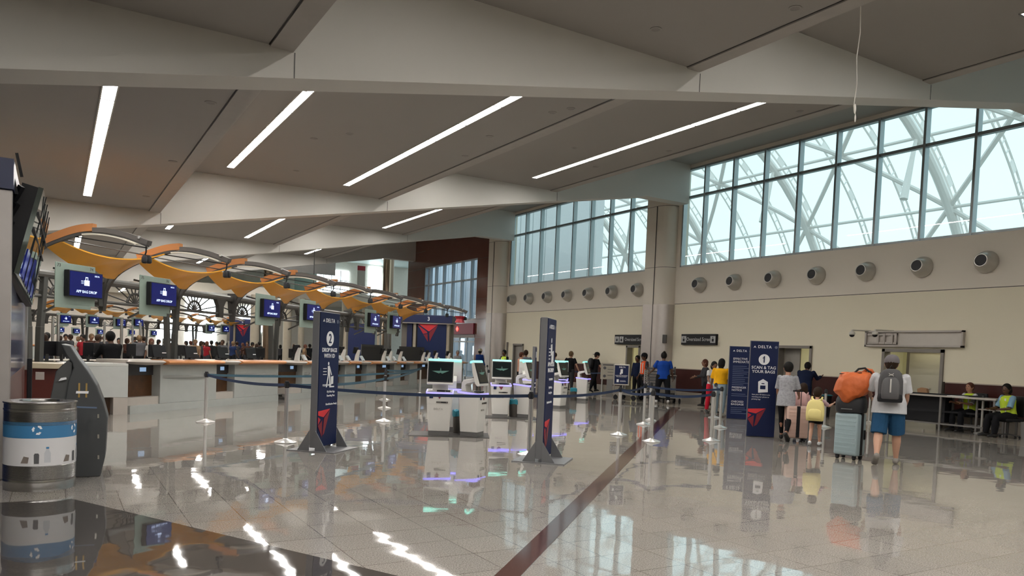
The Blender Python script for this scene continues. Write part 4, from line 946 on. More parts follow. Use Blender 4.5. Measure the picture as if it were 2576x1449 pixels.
for a0 in (-.05, 1.15):
    b = MB()
    for k in range(3):
        q = [( .045*math.cos(2*PI*k/3+x_)*r_, .045*math.sin(2*PI*k/3+x_)*r_) for x_,r_ in ((.25,1.05),(.9,1.15),(1.5,1.0),(1.35,.6),(.9,.65),(.35,.6))]
        onbin(b, q, a0-.02, .625)
    b.build('recycle_mark', INK, t, smooth=False)
    b = MB(); onbin(b, [(-.022,-.06),(.022,-.06),(.024,.03),(.016,.045),(-.016,.045),(-.024,.03)], a0-.03, .345); b.build('can_print', INKG, t, smooth=False)
    b = MB(); onbin(b, [(-.03,-.065),(.03,-.065),(.03,.03),(.012,.07),(-.012,.07),(-.03,.03)], a0+.26, .36); b.build('bottle_print', mat('print_pale', (.48,.49,.52), .5), t, smooth=False)
    b = MB(); onbin(b, [(-.014,0),(.014,0),(.014,.018),(-.014,.018)], a0+.26, .435); b.build('bottle_cap_print', mat('wrap_blue', (0,0,0)), t, smooth=False)
    b = MB(); onbin(b, [(-.05,-.05),(.02,-.05),(.03,.01),(-.02,.02)], a0-.32, .34); b.build('paper_print', mat('print_brown', (.18,.15,.13), .6), t, smooth=False)
# dark grey kiosk seen from the side (outline in its own plane, real depth)
p = atz(217,1200); KD = mat('old_kiosk_grey', (.050,.053,.056), .42, var=.04); KD2 = mat('old_kiosk_side', (.065,.067,.068), .4)
t = thing('grey_kiosk', 'dark grey curved self-service kiosk seen from its side, behind the bin', 'kiosk', (p.x,p.y,0), R(-4))
o2 = [(185,1200),(250,1200),(262,1150),(268,1050),(258,1010),(243,968),(222,930),(200,900),(182,869),(160,865),(172,893),(186,912),(188,925),(176,960),(168,1010),(168,1200)]
sc2 = lambda px,py: ((px-217+(1200-py)*-.022)*.0051*.82, (1200-py)*1.49/335)
ol = [sc2(a_,c_) for a_,c_ in o2]
b = MB(); b.prism(ol, 0, .58, lambda u,v_,q: (u,q,v_)); b.build('shell', KD, t, smooth=False, bevel=.012)
o3 = [(176,905),(186,912),(172,1200),(128,1200),(135,1000),(148,935)]
b = MB(); b.prism([sc2(a_,c_) for a_,c_ in o3], .03, .55, lambda u,v_,q: (u,q,v_)); b.build('front_cabinet', KD2, t, smooth=False, bevel=.008)
b = MB(); b.prism([sc2(a_,c_) for a_,c_ in ((146,936),(152,946),(176,926),(164,916))], .06, .5, lambda u,v_,q: (u,q,v_)); b.build('reader', BLACK, t, smooth=False)
b = MB(); b.prism([sc2(a_,c_) for a_,c_ in ((154,958),(173,953),(172,948),(160,950))], -.004, .0, lambda u,v_,q: (u,q,v_)); b.build('label_sticker', INK, t, smooth=False)
BRS = mat('brass_strip', (.45,.30,.10), .35, .6)
for dx in (200,217):
    b = MB(); b.prism([sc2(a_,c_) for a_,c_ in ((dx,962),(dx+4,962),(dx+3,998),(dx-1,998))], -.008, 0, lambda u,v_,q: (u,q,v_)); b.build('brass_rail', BRS, t, smooth=False)
b = MB(); b.prism([sc2(a_,c_) for a_,c_ in ((195,982),(224,982),(223,988),(194,988))], -.012, 0, lambda u,v_,q: (u,q,v_)); b.build('white_strip', INK, t, smooth=False)
b = MB(); b.prism([sc2(a_,c_) for a_,c_ in ((190,1020),(243,1022),(243,1026),(190,1024))], -.003, 0, lambda u,v_,q: (u,q,v_)); b.build('blue_strip', mat('strip_blue', (.10,.14,.22), .4), t, smooth=False)
for zz in (1040,1092,1145):
    b = MB(); b.prism([sc2(a_,c_) for a_,c_ in ((244,zz),(248,zz),(248,zz+10),(244,zz+10))], -.006, 0, lambda u,v_,q: (u,q,v_)); b.build('hinge', STEEL, t, smooth=False)
# booth wall with header at the left edge
t = thing('booth_wall', 'navy booth wall with silver post at the left edge of the photo', 'booth', (0,0,0))
b = MB(); b.bb(-2.6,-.40,9.15,9.6,3.11,3.43); b.prism([(-.46,9.6),(-.40,9.15),(-.42,13.9),(-.55,13.9)], 3.11, 3.43, lambda u,v_,w_:(u,v_,w_)); b.build('header', NAVYD, t, smooth=False)
b = MB(); b.bb(-.60,-.41,9.2,9.34,0,3.11); b.build('post', mat('post_alu', (.40,.37,.35), .4, .4), t, smooth=False, bevel=.01)
b = MB(); b.bb(-.50,-.43,9.36,13.9,1.08,3.11); b.build('side_panel', mat('glossy_blue_grey', (.05,.06,.13), .12, spec=.8), t, smooth=False)
b = MB(); b.bb(-.50,-.43,9.36,13.9,0.0,1.08); b.build('lower_panel', RC_, t, smooth=False)
b = MB(); b.bb(-2.6,-.62,9.22,9.32,0,3.0); b.build('front_panel', NAVY, t, smooth=False)
b = MB(); b.bb(-.46,-.40,13.9,13.98,1.0,3.11); b.build('end_trim', STEEL, t, smooth=False); t.scale = (1.06,1.06,1)
# screen wall hung beside it, tilted
t = thing('screen_array', 'tall tilted glossy screen array hung on a black frame beside the booth', 'screen', (0,0,0))
TL = atY(110,474,10.0); BL = atY(48,690,10.0); BR_ = atY(82,768,13.0); TR2 = atY(124,560,13.0)
def quadslab(b, q, n_, th): 
    n_ = Vector(n_).normalized()*th; vs = [Vector(x) for x in q]; b.add(vs+[x+n_ for x in vs], [(0,1,2,3),(7,6,5,4),(0,4,5,1),(1,5,6,2),(2,6,7,3),(3,7,4,0)])
nn = (TR2-TL).cross(BL-TL).normalized(); nn = nn if nn.x < 0 else -nn
b = MB(); quadslab(b, (TL,BL,BR_,TR2), nn, .05); b.build('glass_board', mat('mirror_glass', (.30,.36,.34), .04, .85), t, smooth=False)
b = MB(); quadslab(b, (TL.lerp(TR2,.02)+nn*.05, BL.lerp(BR_,.02)+nn*.05, BR_+nn*.05, TR2+nn*.05), nn, .16); b.build('black_back', BLACK, t, smooth=False)
lp = lambda u,v_: TL.lerp(TR2,u).lerp(BL.lerp(BR_,u), v_)
b = MB(); quadslab(b, (lp(.05,.68),lp(.05,.97),lp(.8,.97),lp(.8,.70)), -nn, .01); b.build('blue_screen', BLUE, t, smooth=False)
b = MB()
for u in (.2,.4,.6,.8): b.bar(lp(u,0)-nn*.012, lp(u,1)-nn*.012, .012)
for v_ in (.28,.46): b.bar(lp(0,v_)-nn*.012, lp(1,v_)-nn*.012, .02)
b.build('seams', BLACK, t, smooth=False)
b = MB()
for k in range(5):
    q = lp(.0,.05+.2*k)+nn*.2; b.bar(q, q+Vector((-.12,.1,-.25)), .05); b.bar(q+Vector((0,0,.1)), q+Vector((-.05,0,.35)), .03)
b.bar(lp(0,1)+nn*.1, lp(1,1.0)+nn*.05, .07); b.build('bracket', BLACK, t, smooth=False)
# black bollard and hooks by the booth
t = thing('black_post', 'black square post in front of the red panel, left of the grey kiosk', 'post', (atz(72,1090).x, atz(72,1090).y, 0)); b = MB(); b.box((0,0,.60),(.07,.07,1.20)); b.build('post', BLACK, t, smooth=False, bevel=.01)
b = MB(); b.box((.14,.08,.92),(.12,.08,.12)); b.build('side_box', DESKT, t, smooth=False)
# ------------------------------------------------------------------ people
SK = [mat('skin_dark', (.10,.045,.025), .5), mat('skin_brown', (.22,.11,.065), .5), mat('skin_light', (.50,.28,.19), .5), mat('skin_tan', (.38,.19,.12), .5)]
def clothm(name, rgb, **k): return mat('cloth_'+name, rgb, .9, spec=.12, var=k.get('var',.10), vs=k.get('vs',14), bump=.25, bs=30)
HAIRB = mat('hair_black', (.008,.007,.006), .7, spec=.2); HAIRD = mat('hair_brown', (.026,.013,.007), .7, spec=.2); HAIRL = mat('hair_blond', (.15,.095,.05), .7, spec=.2); HAIRG = mat('hair_auburn', (.085,.030,.018), .7, spec=.2)
def rot(v, ax, a): return Matrix.Rotation(a, 3, ax) @ Vector(v)
def ring(c, d, side, rx, ry, n=14):
    d = Vector(d).normalized(); s = Vector(side); s = (s-d*s.dot(d)).normalized(); q = d.cross(s)
    return [Vector(c)+s*(rx*math.cos(2*PI*k/n))+q*(ry*math.sin(2*PI*k/n)) for k in range(n)]
def limb(b, pts, rad, side=(1,0,0), n=12, flat=False):
    """tapering limb with rounded ends; rad = list of (rx,ry)"""
    pts = [Vector(p) for p in pts]; R_ = []
    m = len(pts)
    for i, p in enumerate(pts):
        d = (pts[min(i+1,m-1)]-pts[max(i-1,0)]).normalized(); rx, ry = rad[i]
        if i == 0:
            for k in (1.0,.75,.4): 
                f = math.sqrt(max(0,1-k*k)); R_.append(ring(p-d*min(rx,ry)*k, d, side, rx*f+.001, ry*f+.001, n))
        R_.append(ring(p, d, side, rx, ry, n))
        if i == m-1:
            for k in ((.4,.75,1.0) if not flat else ()):
                f = math.sqrt(max(0,1-k*k)); R_.append(ring(p+d*min(rx,ry)*k, d, side, rx*f+.001, ry*f+.001, n))
    b.loft(R_)
class Fig:
    """h height; lean forward (deg); legs [(hip,knee,out)]*2 ; arms [(shoulder fwd, out, elbow, inward)]*2; head (yaw,pitch)"""
    def __init__(s, h=1.75, lean=0, legs=((0,0,3),(0,0,3)), arms=((0,8,10,0),(0,8,10,0)), head=(0,0), wide=1., hips=1., sit=None, child=False):
        s.h = h; H = h; s.w = wide
        hs = .53*H if not child else .49*H
        th = .245*H if not child else .225*H; shn = .245*H if not child else .225*H
        s.hip = []; s.knee = []; s.ank = []; s.toe = []; s.heel = []
        for k, (hf, kb, out) in enumerate(legs):
            sx = -1 if k == 0 else 1
            hp = Vector((sx*.052*H*hips, 0, hs)); hf = R(hf); kb = R(kb)
            d1 = Vector((sx*math.sin(R(out)), math.sin(hf), -math.cos(hf)*math.cos(R(out)))); kn = hp+d1*th
            a2 = hf-kb; d2 = Vector((sx*math.sin(R(out))*.4, math.sin(a2), -math.cos(a2))); an = kn+d2*shn
            fp = -max(0, -a2)*.9 if a2 < 0 else a2*.35      # heel raised when the leg trails
            fd = Vector((sx*.12, math.cos(fp), math.sin(fp)))
            s.hip.append(hp); s.knee.append(kn); s.ank.append(an); s.toe.append(an+fd*.095*H+Vector((0,0,-.022*H))); s.heel.append(an-fd*.025*H+Vector((0,0,-.022*H)))
        zmin = min(min(a.z for a in s.toe), min(a.z for a in s.heel)) - .018*H
        dz = -zmin
        for L_ in (s.hip, s.knee, s.ank, s.toe, s.heel):
            for v_ in L_: v_.z += dz
        s.pel = Vector((0,0,(s.hip[0].z+s.hip[1].z)/2))
        LM = Matrix.Rotation(-R(lean), 3, 'X'); s.LM = LM
        up = lambda x,y,z: s.pel + LM @ Vector((x*H,y*H,z*H))
        s.up = up; cs = 1.0 if not child else .9
        s.sh = [up(-.098*wide*cs,0,.278*cs), up(.098*wide*cs,0,.278*cs)]
        s.neck = up(0,-.004,.315*cs); s.hb = up(0,.008,.345*cs); HM = LM @ Matrix.Rotation(R(head[0]),3,'Z') @ Matrix.Rotation(R(head[1]),3,'X')
        if lean > 20: HM = Matrix.Rotation(-R(lean*.5),3,'X') @ Matrix.Rotation(R(head[0]),3,'Z') @ Matrix.Rotation(R(head[1]),3,'X')
        s.HM = HM; s.hd = s.hb + HM @ Vector((0,.012*H,.062*H if not child else .075*H)); s.hr = H*.064 if not child else H*.078
        s.el = []; s.wr = []; s.hand = []
        for k, (f, out, eb, inn) in enumerate(arms):
            sx = -1 if k == 0 else 1
            d1 = Vector((sx*math.sin(R(out)), math.sin(R(f))*math.cos(R(out)), -math.cos(R(f))*math.cos(R(out)))); e = s.sh[k]+d1*.172*H*cs
            f2 = R(f+eb); d2 = Vector((sx*math.sin(R(out-inn)), math.sin(f2)*math.cos(R(inn*.6)), -math.cos(f2)*math.cos(R(inn*.6)))).normalized(); w_ = e+d2*.150*H*cs
            s.el.append(e); s.wr.append(w_); s.hand.append(d2)
        s.child = child
    def body(s, b, fine=False):
        H = s.h; w = s.w; up = s.up; LM = s.LM; dU = LM @ Vector((0,0,1))
        prof = [(-.045,.070,.055,0),(.0,.092,.066,-.004),(.05,.088,.062,.0),(.11,.076,.055,.004),(.17,.083,.060,.004),(.23,.094,.062,.002),(.275,.090,.052,-.002),(.302,.055,.040,-.004)]
        if s.child: prof = [(a*.9,b_*.92,c*.95,d) for a,b_,c,d in prof]
        b.loft([ring(up(0,y,z), dU, (1,0,0), rx*H*w, ry*H*w, 18) for z,rx,ry,y in prof])
        limb(b, [s.up(0,-.006,.28*(.9 if s.child else 1)), s.hb], [(.034*H,.034*H),(.031*H,.033*H)])
        r = s.hr; n0 = len(b.v)
        b.ell(s.hd, (r*.84, r*1.02, r*1.15), s.HM, 16, 12)
        b.ell(s.hd + s.HM @ Vector((0,r*.30,-r*.62)), (r*.56, r*.60, r*.62), s.HM, 12, 8)
        b.ell(s.hd + s.HM @ Vector((0,r*1.02,-r*.18)), (r*.13, r*.22, r*.24), s.HM, 8, 6)
        for sx in (-1,1): b.ell(s.hd + s.HM @ Vector((sx*r*.86,-r*.05,-r*.12)), (r*.10, r*.20, r*.30), s.HM, 8, 6)
        for k in range(2):
            sx = -1 if k == 0 else 1
            limb(b, [s.sh[k], s.sh[k].lerp(s.el[k],.5), s.el[k], s.el[k].lerp(s.wr[k],.35), s.wr[k]], [(.026*H*(1+(w-1)*.5),.028*H*(1+(w-1)*.5)),(.025*H*(1+(w-1)*.5),.026*H*(1+(w-1)*.5)),(.021*H,.021*H),(.0225*H,.021*H),(.0145*H,.0125*H)])
            d = s.hand[k]; p0 = s.wr[k]
            side = Vector((0,1,0)); side = (side-d*side.dot(d)).normalized(); nrm = d.cross(side)
            limb(b, [p0, p0+d*.028*H, p0+d*.050*H], [(.017*H,.009*H),(.022*H,.0095*H),(.022*H,.009*H)], side)
            inw = Vector((-sx,0,0)); inw = (inw-d*inw.dot(d)); inw = inw.normalized() if inw.length > .1 else nrm
            for q, fl in enumerate((.040,.045,.042,.033)):
                o = side*(.0165-.011*q)*H; a0 = p0+d*.052*H+o; a1 = a0+(d*.85+inw*.35).normalized()*fl*.5*H; a2 = a1+(d*.55+inw*.8).normalized()*fl*.5*H
                limb(b, [a0,a1,a2], [(.0052*H,.0052*H)]*2+[(.0044*H,.0044*H)], side, 8)
            a0 = p0+d*.018*H+side*.017*H; a1 = a0+(d*.6+side*.7+inw*.3).normalized()*.025*H; a2 = a1+(d*.8+side*.15+inw*.5).normalized()*.020*H
            limb(b, [a0,a1,a2], [(.0068*H,.0068*H),(.006*H,.006*H),(.005*H,.005*H)], side, 8)
            limb(b, [s.hip[k]+Vector((0,0,.01*H)), s.hip[k].lerp(s.knee[k],.4), s.knee[k], s.knee[k].lerp(s.ank[k],.32)+Vector((0,-.006*H,0)), s.ank[k]], [(.050*H*w,.056*H*w),(.046*H*w,.050*H*w),(.031*H*w,.034*H*w),(.031*H*w,.034*H*w),(.0185*H,.022*H)])
            limb(b, [s.heel[k]+Vector((0,0,.012*H)), s.ank[k].lerp(s.toe[k],.5)+Vector((0,0,-.004*H)), s.toe[k]], [(.020*H,.022*H),(.024*H,.018*H),(.024*H,.012*H)])
    def shirt(s, b, g=.014, hem=-.02, sleeve=.55, flare=1.0):
        H = s.h; w = s.w; up = s.up; dU = s.LM @ Vector((0,0,1)); cs = .9 if s.child else 1
        prof = [(hem,.094*flare,.068*flare,-.002),(.05,.090*flare,.066,0),(.11,.083,.062,.003),(.17,.086,.063,.003),(.23,.095,.064,.0),(.275,.088,.052,-.002),(.300,.050,.036,-.004),(.308,.040,.034,-.004)]
        b.loft([ring(up(0,y,z*cs), dU, (1,0,0), rx*H*w*(.95 if s.child else 1)+g, ry*H*w+g, 20) for z,rx,ry,y in prof])
        for k in range(2):
            if sleeve <= 0: break
            wa = 1+(w-1)*.5
            if sleeve <= 1: pts = [s.sh[k], s.sh[k].lerp(s.el[k],sleeve*.5), s.sh[k].lerp(s.el[k],sleeve)]; rd = [(.026*H*wa+g*.6,.029*H*wa+g*.6),(.027*H*wa+g*.7,.028*H*wa+g*.7),(.027*H*wa+g*.95,.028*H*wa+g*.95)]
            else: pts = [s.sh[k], s.el[k], s.el[k].lerp(s.wr[k], sleeve-1)]; rd = [(.026*H*wa+g*.6,.029*H*wa+g*.6),(.024*H+g*.7,.024*H+g*.7),(.018*H+g*.7,.018*H+g*.7)]
            limb(b, pts, rd, flat=True)
    def trousers(s, b, g=.010, length=1.0, skirt=False):
        H = s.h; w = s.w; up = s.up; dU = s.LM @ Vector((0,0,1))
        b.loft([ring(s.pel+Vector((0,-.002*H,z*H)) if z < .02 else up(0,0,z), (0,0,1) if z < .02 else dU, (1,0,0), rx*H*w+g, ry*H*w+g, 20) for z,rx,ry in ((-.06,.080,.060),(-.02,.096,.068),(.02,.096,.068),(.06,.086,.061))])
        for k in range(2):
            if length <= .5: e = s.hip[k].lerp(s.knee[k], length*2); limb(b, [s.hip[k], s.hip[k].lerp(e,.5), e], [(.053*H*w+g,.060*H*w+g),(.050*H*w+g,.055*H*w+g),(.046*H*w+g*1.2,.050*H*w+g*1.2)], flat=True)
            else:
                e = s.knee[k].lerp(s.ank[k], (length-.5)*2)
                limb(b, [s.hip[k], s.hip[k].lerp(s.knee[k],.45), s.knee[k], s.knee[k].lerp(e,.4), e], [(.053*H*w+g,.060*H*w+g),(.046*H*w+g,.051*H*w+g),(.033*H*w+g,.036*H*w+g),(.032*H*w+g,.036*H*w+g),(.021*H+g*1.3,.024*H+g*1.3)], flat=True)
    def shoes(s, b, k, g=.006):
        H = s.h
        limb(b, [s.heel[k]+Vector((0,0,.010*H)), s.ank[k].lerp(s.toe[k],.45)+Vector((0,0,.0)), s.toe[k]], [(.023*H+g,.024*H+g),(.026*H+g,.022*H+g),(.025*H+g,.013*H+g)])
        limb(b, [s.heel[k]+Vector((0,0,.005*H)), s.ank[k]+Vector((0,0,-.002*H))], [(.022*H+g,.024*H+g),(.021*H+g,.024*H+g)])
def person(name_label, loc, heading, fig, skin, shirt, pants, shoes, hair=None, hairstyle='short', vox=.014, sh={}, tr={}, group=None, cap=None, vest=None, eyes=True, hoff=0.0):
    t = thing('person', name_label, 'person', loc, heading, group); f = fig; H = f.h; r = f.hr
    b = MB(); f.body(b); bo = b.build('body', skin, t, remesh=vox)
    if hoff: pass
    b = MB(); f.shirt(b, **sh); b.build('shirt', shirt, t, remesh=vox)
    if pants: b = MB(); f.trousers(b, **tr); b.build('trousers', pants, t, remesh=vox)
    if shoes:
        for k in range(2): b = MB(); f.shoes(b, k); b.build('shoe', shoes, t, remesh=vox)
    hp = lambda x,y,z: f.hd + f.HM @ Vector((x*r,y*r,z*r))
    if hair:
        b = MB(); b.ell(hp(0,-.10,.16), (r*.95, r*1.06, r*1.12), f.HM, 16, 10)
        if hairstyle == 'short': b.ell(hp(0,-.42,-.25), (r*.80, r*.66, r*.75), f.HM, 14, 8)
        if hairstyle in ('bob','long'): b.ell(hp(0,-.45,-.45), (r*1.0, r*.74, r*1.1), f.HM, 14, 8)
        if hairstyle == 'big': b.ell(hp(0,-.3,.1), (r*1.3, r*1.2, r*1.25), f.HM, 14, 8); b.ell(hp(0,-.4,-.6), (r*1.25, r*.9, r*1.0), f.HM, 14, 8)
        if hairstyle == 'long': b.ell(hp(0,-.62,-1.5), (r*.72, r*.42, r*1.3), f.HM, 14, 8)
        if hairstyle == 'pony': b.ell(hp(0,-.42,-.2), (r*.80, r*.66, r*.7), f.HM, 14, 8); limb(b, [hp(0,-1.0,.25), hp(0,-1.35,-.3), hp(0,-1.2,-1.3), hp(0,-1.05,-2.3)], [(r*.25,r*.25),(r*.28,r*.28),(r*.24,r*.22),(r*.1,r*.1)])
        if hairstyle == 'bun': b.ell(hp(0,-.42,-.2), (r*.80, r*.66, r*.7), f.HM, 14, 8); b.ell(hp(0,-.7,1.1), (r*.45,r*.45,r*.4), f.HM, 10, 8)
        # keep the face free
        face = f.HM @ Vector((0,1,0))
        o = b.build('hair', hair, t, remesh=min(vox, .012))
    if cap:
        b = MB(); n = 18
        prof = [(1.05,-.02),(1.06,.20),(1.0,.55),(.82,.90),(.5,1.14),(.0,1.24)]
        b.lathe([(a*r*.97, c*r) for a,c in prof], (0,0,0), n, 1., 1.1)
        bb_ = cap[1] if len(cap) > 1 else 1        # visor direction
        b.prism([(-.75*r,bb_*.75*r),(.75*r,bb_*.75*r),(.6*r,bb_*1.55*r),(0,bb_*1.85*r),(-.6*r,bb_*1.55*r)], .02*r, .12*r, lambda u,v_,w_: (u,v_,w_))
        b.v = [tuple(f.HM @ Vector(v_) + hp(0,-.03,.12)) for v_ in b.v]
        b.build('cap', cap[0], t, angle=40)
    if eyes:
        for sx in (-1,1):
            b = MB(); b.ell(hp(sx*.33,.93,.06), (r*.13,r*.08,r*.08), f.HM, 8, 6); b.build('eye', BLACK, t)
        b = MB(); b.ell(hp(0,.88,-.62), (r*.25,r*.08,r*.06), f.HM, 8, 6); b.build('mouth', mat('lips', (.25,.07,.06), .5), t)
    if vest:
        b = MB(); f.shirt(b, g=.026, hem=.02, sleeve=0); b.build('vest', vest[0], t, remesh=vox)
        b = MB(); up = f.up
        for sx in (-1,1): b.bar(up(sx*.05,-.066,.05), up(sx*.055,-.062,.27), .04, .03); b.bar(up(sx*.05,.075,.05), up(sx*.055,.070,.27), .04, .03)
        b.build('reflective_strip', mat('reflective_silver', (.7,.72,.68), .4), t)
    return t
def backpack(par, f, m, mb, s=1.0, strapm=None, d=.15, h=.50, w=.32, z0=.09, extras=None):
    H = f.h; k = f.LM
    y0 = -.085*H*f.w
    pos = f.pel + k @ Vector((0, y0-d*.5, z0*H+h*.5))
    t = thing('backpack', '', 'backpack', (0,0,0)); 
    return t
def pack_mesh(pos, k, w, d, h, top=.75):
    b = MB(); rings = []
    for z, sw, sd in ((-.5,.80,.70),(-.46,.95,.92),(-.2,1.0,1.0),(.15,.97,.92),(.36,.84,.74),(.46,.62,.5),(.5,.35,.3)):
        n = 24; ps = []
        for i in range(n):
            a = 2*PI*i/n; e = .62; c_ = math.cos(a); s_ = math.sin(a)
            ps.append(pos + k @ Vector((w/2*sw*math.copysign(abs(c_)**e,c_), d/2*sd*math.copysign(abs(s_)**e,s_), z*h)))
        rings.append(ps)
    b.loft(rings); return b
def heading_of(dx, dy): return math.atan2(-dx, dy)       # local +y looks along (dx,dy)
def straps(b, f, w=.10, sw=.045, m=0):
    for sx in (-1,1):
        pts = [f.up(sx*w/f.h*.9,-.075*f.w,.10), f.up(sx*.075,-.055,.27), f.up(sx*.078,.0,.318), f.up(sx*.075,.060,.26), f.up(sx*.082,.066,.15), f.up(sx*.09,-.02,.09)]
        for a, c in zip(pts, pts[1:]): b.bar(a, c, sw, .014)
G = lambda px, py: (atz(px,py).x, atz(px,py).y, 0)
away = lambda px: math.atan((px-CX)/F) + yaw                # bearing of a pixel column
def hd(bearing_deg): return -R(bearing_deg)               # facing a compass bearing (0 = +Y, 90 = +X)
GRAYT = clothm('heather_grey', (.36,.35,.36)); WHT = clothm('white', (.50,.50,.51), var=.05); BLU = clothm('navy_shorts', (.022,.075,.155)); BLK = clothm('black', (.012,.012,.014)); JEAN = clothm('light_jeans', (.26,.33,.38)); YEL = clothm('mustard', (.72,.36,.01)); DKG = clothm('charcoal', (.045,.045,.05)); RYL = clothm('royal_blue', (.012,.055,.30)); PNK = clothm('pale_pink', (.50,.30,.30)); CRM = clothm('cream', (.58,.53,.46)); HIV = clothm('hi_vis_yellow', (.50,.66,.05)); HIO = clothm('hi_vis_orange', (.80,.12,.04)); REDC = clothm('red', (.50,.02,.04)); NVY = clothm('navy', (.012,.018,.045)); PCH = clothm('peach', (.50,.27,.19)); SLT = clothm('slate', (.13,.15,.18)); TEALC = clothm('teal_short', (.03,.07,.09)); SBL = clothm('sky_blue', (.20,.34,.45))
SHW = mat('shoe_white', (.60,.60,.60), .5); SHG = mat('shoe_grey', (.22,.20,.18), .6); SHB = mat('shoe_black', (.015,.015,.015), .5)
# --- the man with the orange bag
MX = G(2228,1168)
fm = Fig(1.80, 4, ((-14,24,4),(14,6,4)), ((30,16,40,20),(12,7,40,10)), (-6,0), 1.25, 1.12)
man = person('man in grey cap, white shirt and blue shorts, wearing a dark backpack', MX, hd(57), fm, SK[2], WHT, BLU, SHG, HAIRD, 'short', .0075, dict(g=.036, hem=-.055, sleeve=.80, flare=1.10), dict(g=.018, length=.50), cap=(mat('cap_grey', (.13,.115,.12), .8),1))
PK_ = mat('pack_charcoal', (.055,.053,.055), .7, var=.15); 
bp = thing('backpack', 'black and charcoal backpack worn by the man in the grey cap', 'backpack', MX, hd(57))
pos = fm.pel + fm.LM @ Vector((.0,-.255,.355))
b = pack_mesh(pos, fm.LM, .37, .19, .54); b.build('body', PK_, bp, angle=60)
b = pack_mesh(pos+fm.LM @ Vector((0,-.085,-.05)), fm.LM, .27, .10, .36); b.build('front_pocket', mat('pack_grey', (.085,.082,.085), .6), bp, angle=60)
b = MB(); b.bar(pos+fm.LM @ Vector((.0,-.145,-.12)), pos+fm.LM @ Vector((.0,-.14,.10)), .022, .01); b.build('zip_pull', mat('pull_pale', (.45,.43,.40), .5), bp, smooth=False)
b = pack_mesh(pos+fm.LM @ Vector((0,-.01,-.185)), fm.LM, .375, .20, .18); b.build('black_base', BLACK, bp, angle=60)
b = MB(); c0 = pos+fm.LM @ Vector((0,-.115,.16))
for sx in (-1,1): b.bar(c0+Vector((sx*.035,0,.03)), c0+Vector((-sx*.0,-.003,.0)), .012, .01); b.bar(c0+Vector((sx*.035,0,-.012)), c0+Vector((sx*.0,-.003,.018)), .012, .01)
b.build('emblem', mat('pull_pale', (0,0,0)), bp, smooth=False)
b = MB(); straps(b, fm, .14); b.build('strap', PK_, bp, smooth=False)
b = MB(); b.tube([pos+Vector((-.03,.03,.27)), pos+Vector((0,.0,.33)), pos+Vector((.03,.03,.27))], .009, 6); b.build('grab_loop', BLACK, bp)
# --- woman in grey
WX = G(1972,1108)
fw_ = Fig(1.66, 6, ((20,4,2),(-16,26,2)), ((12,8,35,8),(16,10,48,14)), (25,0), .98, 1.0)
person('woman with dark short hair in grey patterned shirt and black leggings, walking', WX, hd(62), fw_, SK[3], clothm('grey_print', (.33,.33,.35), var=.35, vs=26), BLK, SHB, HAIRB, 'short', .010, dict(g=.026, hem=-.085, sleeve=.85, flare=1.1), dict(g=.004, length=.93))
# --- girls
G1 = G(2014,1103)
fg1 = Fig(1.24, 3, ((14,4,2),(-12,18,2)), ((20,12,45,10),(10,10,20,0)), (20,0), .98, .95, child=True)
person('small girl with brown hair wearing a pink backpack, beside the woman in grey', G1, hd(60), fg1, SK[2], PNK, TEALC, SHW, HAIRD, 'bob', .010, dict(g=.015, hem=-.05, sleeve=.7), dict(g=.010, length=.3))
bpk = thing('backpack', 'round pale pink backpack on the farther girl', 'backpack', G1, hd(60)); pos = fg1.pel+Vector((-.05,-.20,.24)); b = pack_mesh(pos, fg1.LM, .34, .18, .34); b.build('body', mat('pack_pink', (.60,.36,.34), .7), bpk, angle=60); b = MB(); straps(b, fg1, .09, .035); b.build('strap', mat('pack_pink', (0,0,0)), bpk, smooth=False)
G2 = G(2049,1122)
fg2 = Fig(1.20, 3, ((-14,10,2),(12,4,2)), ((14,14,30,0),(50,34,60,10)), (0,0), .98, .95, child=True)
person('small girl in pink shirt and dark shorts wearing a yellow backpack', G2, hd(60), fg2, SK[2], clothm('mauve_pink', (.46,.31,.33)), BLK, SHW, HAIRD, 'short', .009, dict(g=.014, hem=-.03, sleeve=.8), dict(g=.012, length=.28))
bpk = thing('backpack', 'pale yellow backpack on the nearer girl', 'backpack', G2, hd(60)); pos = fg2.pel+Vector((.0,-.185,.12)); b = pack_mesh(pos, fg2.LM, .34, .17, .42); b.build('body', mat('pack_yellow', (.78,.66,.26), .7), bpk, angle=60)
b = pack_mesh(pos+Vector((0,-.07,-.07)), fg2.LM, .26, .08, .20); b.build('front_pocket', mat('pack_yellow', (0,0,0)), bpk, angle=60); b = MB(); straps(b, fg2, .09, .035); 
for sx in (-1,1): b.bar(pos+Vector((sx*.05,.06,.20)), fg2.up(sx*.07,-.03,.285), .04, .012)
b.build('strap', mat('pack_yellow', (0,0,0)), bpk, smooth=False)
